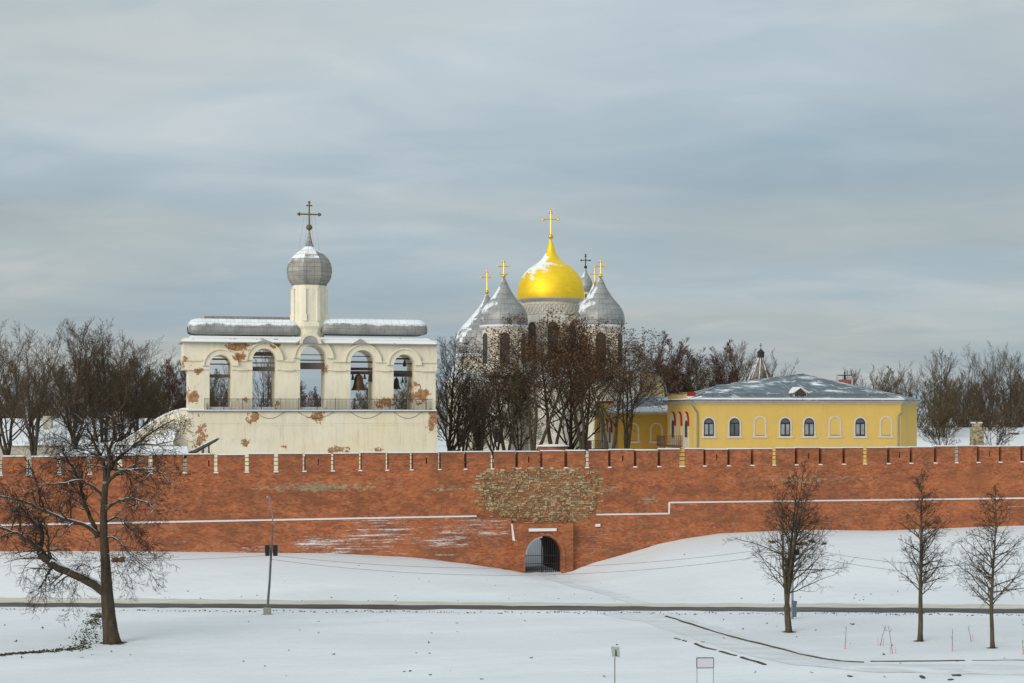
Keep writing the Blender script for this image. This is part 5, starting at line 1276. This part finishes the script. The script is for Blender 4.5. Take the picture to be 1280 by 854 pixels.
wire(A1, C1, 1.4, 'upper overhead cable spanning the gate between the two lamp posts'); wire(A1-Vector((0,0,.35)), C1-Vector((0,0,.5)), 1.55, 'lower overhead cable spanning the gate between the two lamp posts')
wire(C1, Vector((X(1420,129),129,C1.z)), 1.5, 'upper cable leaving the hidden lamp post towards the right'); wire(C1-Vector((0,0,.5)), Vector((X(1420,129),129,C1.z-.6)), 1.6, 'lower cable leaving the hidden lamp post towards the right')
wire(A1, Vector((X(-160,137),137,A1.z+.3)), .7, 'cable leaving the leaning lamp post towards the left')
# two signs on the near bank
D_ = 95.; x_ = X(768.5,D_); zt_ = Z(808,D_); k = D_/F
t = thing('square_sign', 'small square sign with a dark figure on a thin reddish post', 'sign', (x_, D_, 0), R(-6))
MB().tube([(0,0,-.2),(.0,0,zt_-.1)], .028, 8).build('post', rustM, t)
pa = MB(); pa.hexa([(-.16,-.05,zt_-12.6*k),(.30,-.05,zt_-14*k),(.30,-.03,zt_-14*k),(-.16,-.03,zt_-12.6*k)],[(-.22,-.05,zt_),(.28,-.05,zt_-.7*k),(.28,-.03,zt_-.7*k),(-.22,-.03,zt_)]); pl_ = pa.build('panel', signM, t)
mb = MB(); cz = zt_-.36
mb.ball((.06,-.055,cz+.17), .035, 8, 5); mb.poly_y([(.02,cz-.14),(.05,cz-.14),(.06,cz-.02),(.08,cz-.14),(.12,cz-.14),(.10,cz+.12),(.03,cz+.12)], -.062, -.052); mb.poly_y([(-.0,cz-.16),(.15,cz-.19),(.15,cz-.15),(0,cz-.12)], -.062, -.052)
mb.build('figure_mark', frameM, pl_)
D_ = 97.; x_ = X(881.5,D_); k = D_/F
t = thing('notice_board', 'blank pale lilac board in a thin frame on two legs', 'sign', (x_, D_, 0), R(3))
h = 10.3*k; z1 = Z(822.8,D_); z0 = Z(834.6,D_)
MB().box(-h,h,-.015,.015,z0,z1).build('panel', signM2, t)
MB().box(-h-.02,h+.02,-.03,.03,z1,z1+.04).box(-h-.02,h+.02,-.03,.03,z0-.04,z0).box(-h-.035,-h,-.03,.03,z0,z1).box(h,h+.035,-.03,.03,z0,z1).build('frame', frameM, t)
MB().box(-h-.02,-h+.015,-.02,.02,-.2,z0-.04).build('leg', gal, t); MB().box(h-.015,h+.02,-.02,.02,-.2,z0-.04).build('leg', gal, t)
def soil(px, py, r_, seed):  # brown soil ring; its dark tone also does for contact shade at the foot
    c = onflat(px, py); r = random.Random(seed); n_ = 26
    P = [(0,0,.02)]+[(r_*cos(2*pi*i/n_)*r.uniform(.65,1.15), r_*.8*sin(2*pi*i/n_)*r.uniform(.65,1.15), .012) for i in range(n_)]
    P = [(x+c.x, y+c.y, ground(x+c.x, y+c.y)+z) for x, y, z in P]
    o = MB().add(P, [(0,1+i,1+(i+1)%n_) for i in range(n_)]).build('soil', earthM); tag(o, 'bare brown soil melted free round the foot of a tree', kind='structure')
soil(140,803,1.15,1); soil(986,790,.62,2); soil(1150,801,.5,3); soil(1241,810,.45,4); soil(334,768,.45,5)
# young saplings with pink stakes
def sapling(px, py, label, topx, topy, stakes, wrap=False):
    b = onflat(px, py); k = b.y/F; t = thing('sapling', label, 'sapling', b, 0, 'staked saplings')
    mb = MB(); mb.tube([(0,0,0),((topx-px)*.4*k,0,(py-topy)*.5*k),((topx-px)*k,0,(py-topy)*k)], [.022,.016,.01], 4)
    r = random.Random(px)
    for i in range(4):
        f = r.uniform(.5,.95); q = Vector(((topx-px)*k*f,0,(py-topy)*k*f)); mb.tube([q, q+Vector((r.uniform(-.25,.25),r.uniform(-.2,.2),r.uniform(.15,.35)))], .007, 3)
    mb.build('stem', twigM, t)
    for sx in stakes: MB().tube([((sx-px)*k,0,-.1),((sx-px)*k+.01,0,8.5*k)], .022 if not wrap else .05, 5).build('stake', pinkM, t)
sapling(1056.5,811,'sapling with one pink wrapped stake, leftmost of the planted ones',1058,783,(1056.5,),True)
sapling(1100.5,807,'leaning sapling among three dark stakes',1107,782,(1097.5,1104),False)
sapling(1115.5,817,'sapling leaning left between two tall pink stakes',1110.5,783,(1112.7,1119.5),False)
sapling(1190.5,815,'sapling with pink wrapping left of the nearest right tree',1190.5,786,(1190.5,),True)
sapling(1279,820,'sapling with a pink stake at the right edge',1278,800,(1279,),True)
sapling(1214,802,'small sapling behind the nearest right tree',1210,785,(1216,),False)
# heaps of bare earth / fallen brick on the slope
def heap(name, px, py, wpx, hpx, label, seed, m=earthM):
    g = G(px, py+hpx*.4); k = g.y/F; r = random.Random(seed); mb = MB()
    for i in range(10):
        c = Vector((r.uniform(-.4,.4)*wpx*k, r.uniform(-.3,.3), r.uniform(-.1,.45)*hpx*k)); s = r.uniform(.18,.34)*hpx*k
        n_ = 7; vs = []
        for q in [(0,0,1)]+[(cos(2*pi*j/n_),sin(2*pi*j/n_),.25) for j in range(n_)]+[(cos(2*pi*j/n_+.4)*.8,sin(2*pi*j/n_+.4)*.8,-.6) for j in range(n_)]:
            vs.append(c+Vector((q[0]*s*1.7*r.uniform(.7,1.2), q[1]*s*r.uniform(.8,1.2), q[2]*s*r.uniform(.7,1.2))))
        mb.add(vs, [(0,1+j,1+(j+1)%n_) for j in range(n_)]+[(1+j,1+n_+j,1+n_+(j+1)%n_,1+(j+1)%n_) for j in range(n_)])
    o = mb.build(name, m, loc=g); tag(o, label, 'earth heap'); return o
heap('earth_heap', 999, 678, 20, 9, 'rust brown earth heap beside the hidden lamp post', 1)
heap('earth_heap', 1014, 676, 9, 6, 'dark earth clod right of the rust brown heap', 2, mat('dark_earth', (.05,.035,.022), (.09,.06,.04), 4, .95))
heap('earth_heap', 1029, 679, 7, 4, 'small dark clod furthest right on the upper slope', 3, m_ctx['dark_earth']['m'])
heap('earth_heap', 966, 677, 10, 5, 'reddish earth clod left of the several stemmed tree trunk', 4)
heap('earth_heap', 149, 699, 15, 9, 'rusty mound of fallen brick and leaves right of the big left trunk', 5)
heap('earth_heap', 1066, 780, 5, 2.2, 'small dark clod above the leftmost sapling', 6, m_ctx['dark_earth']['m'])
heap('boulder', 714, 701, 5, 6, 'pale stone block resting at the right of the gate', 7, concrete)
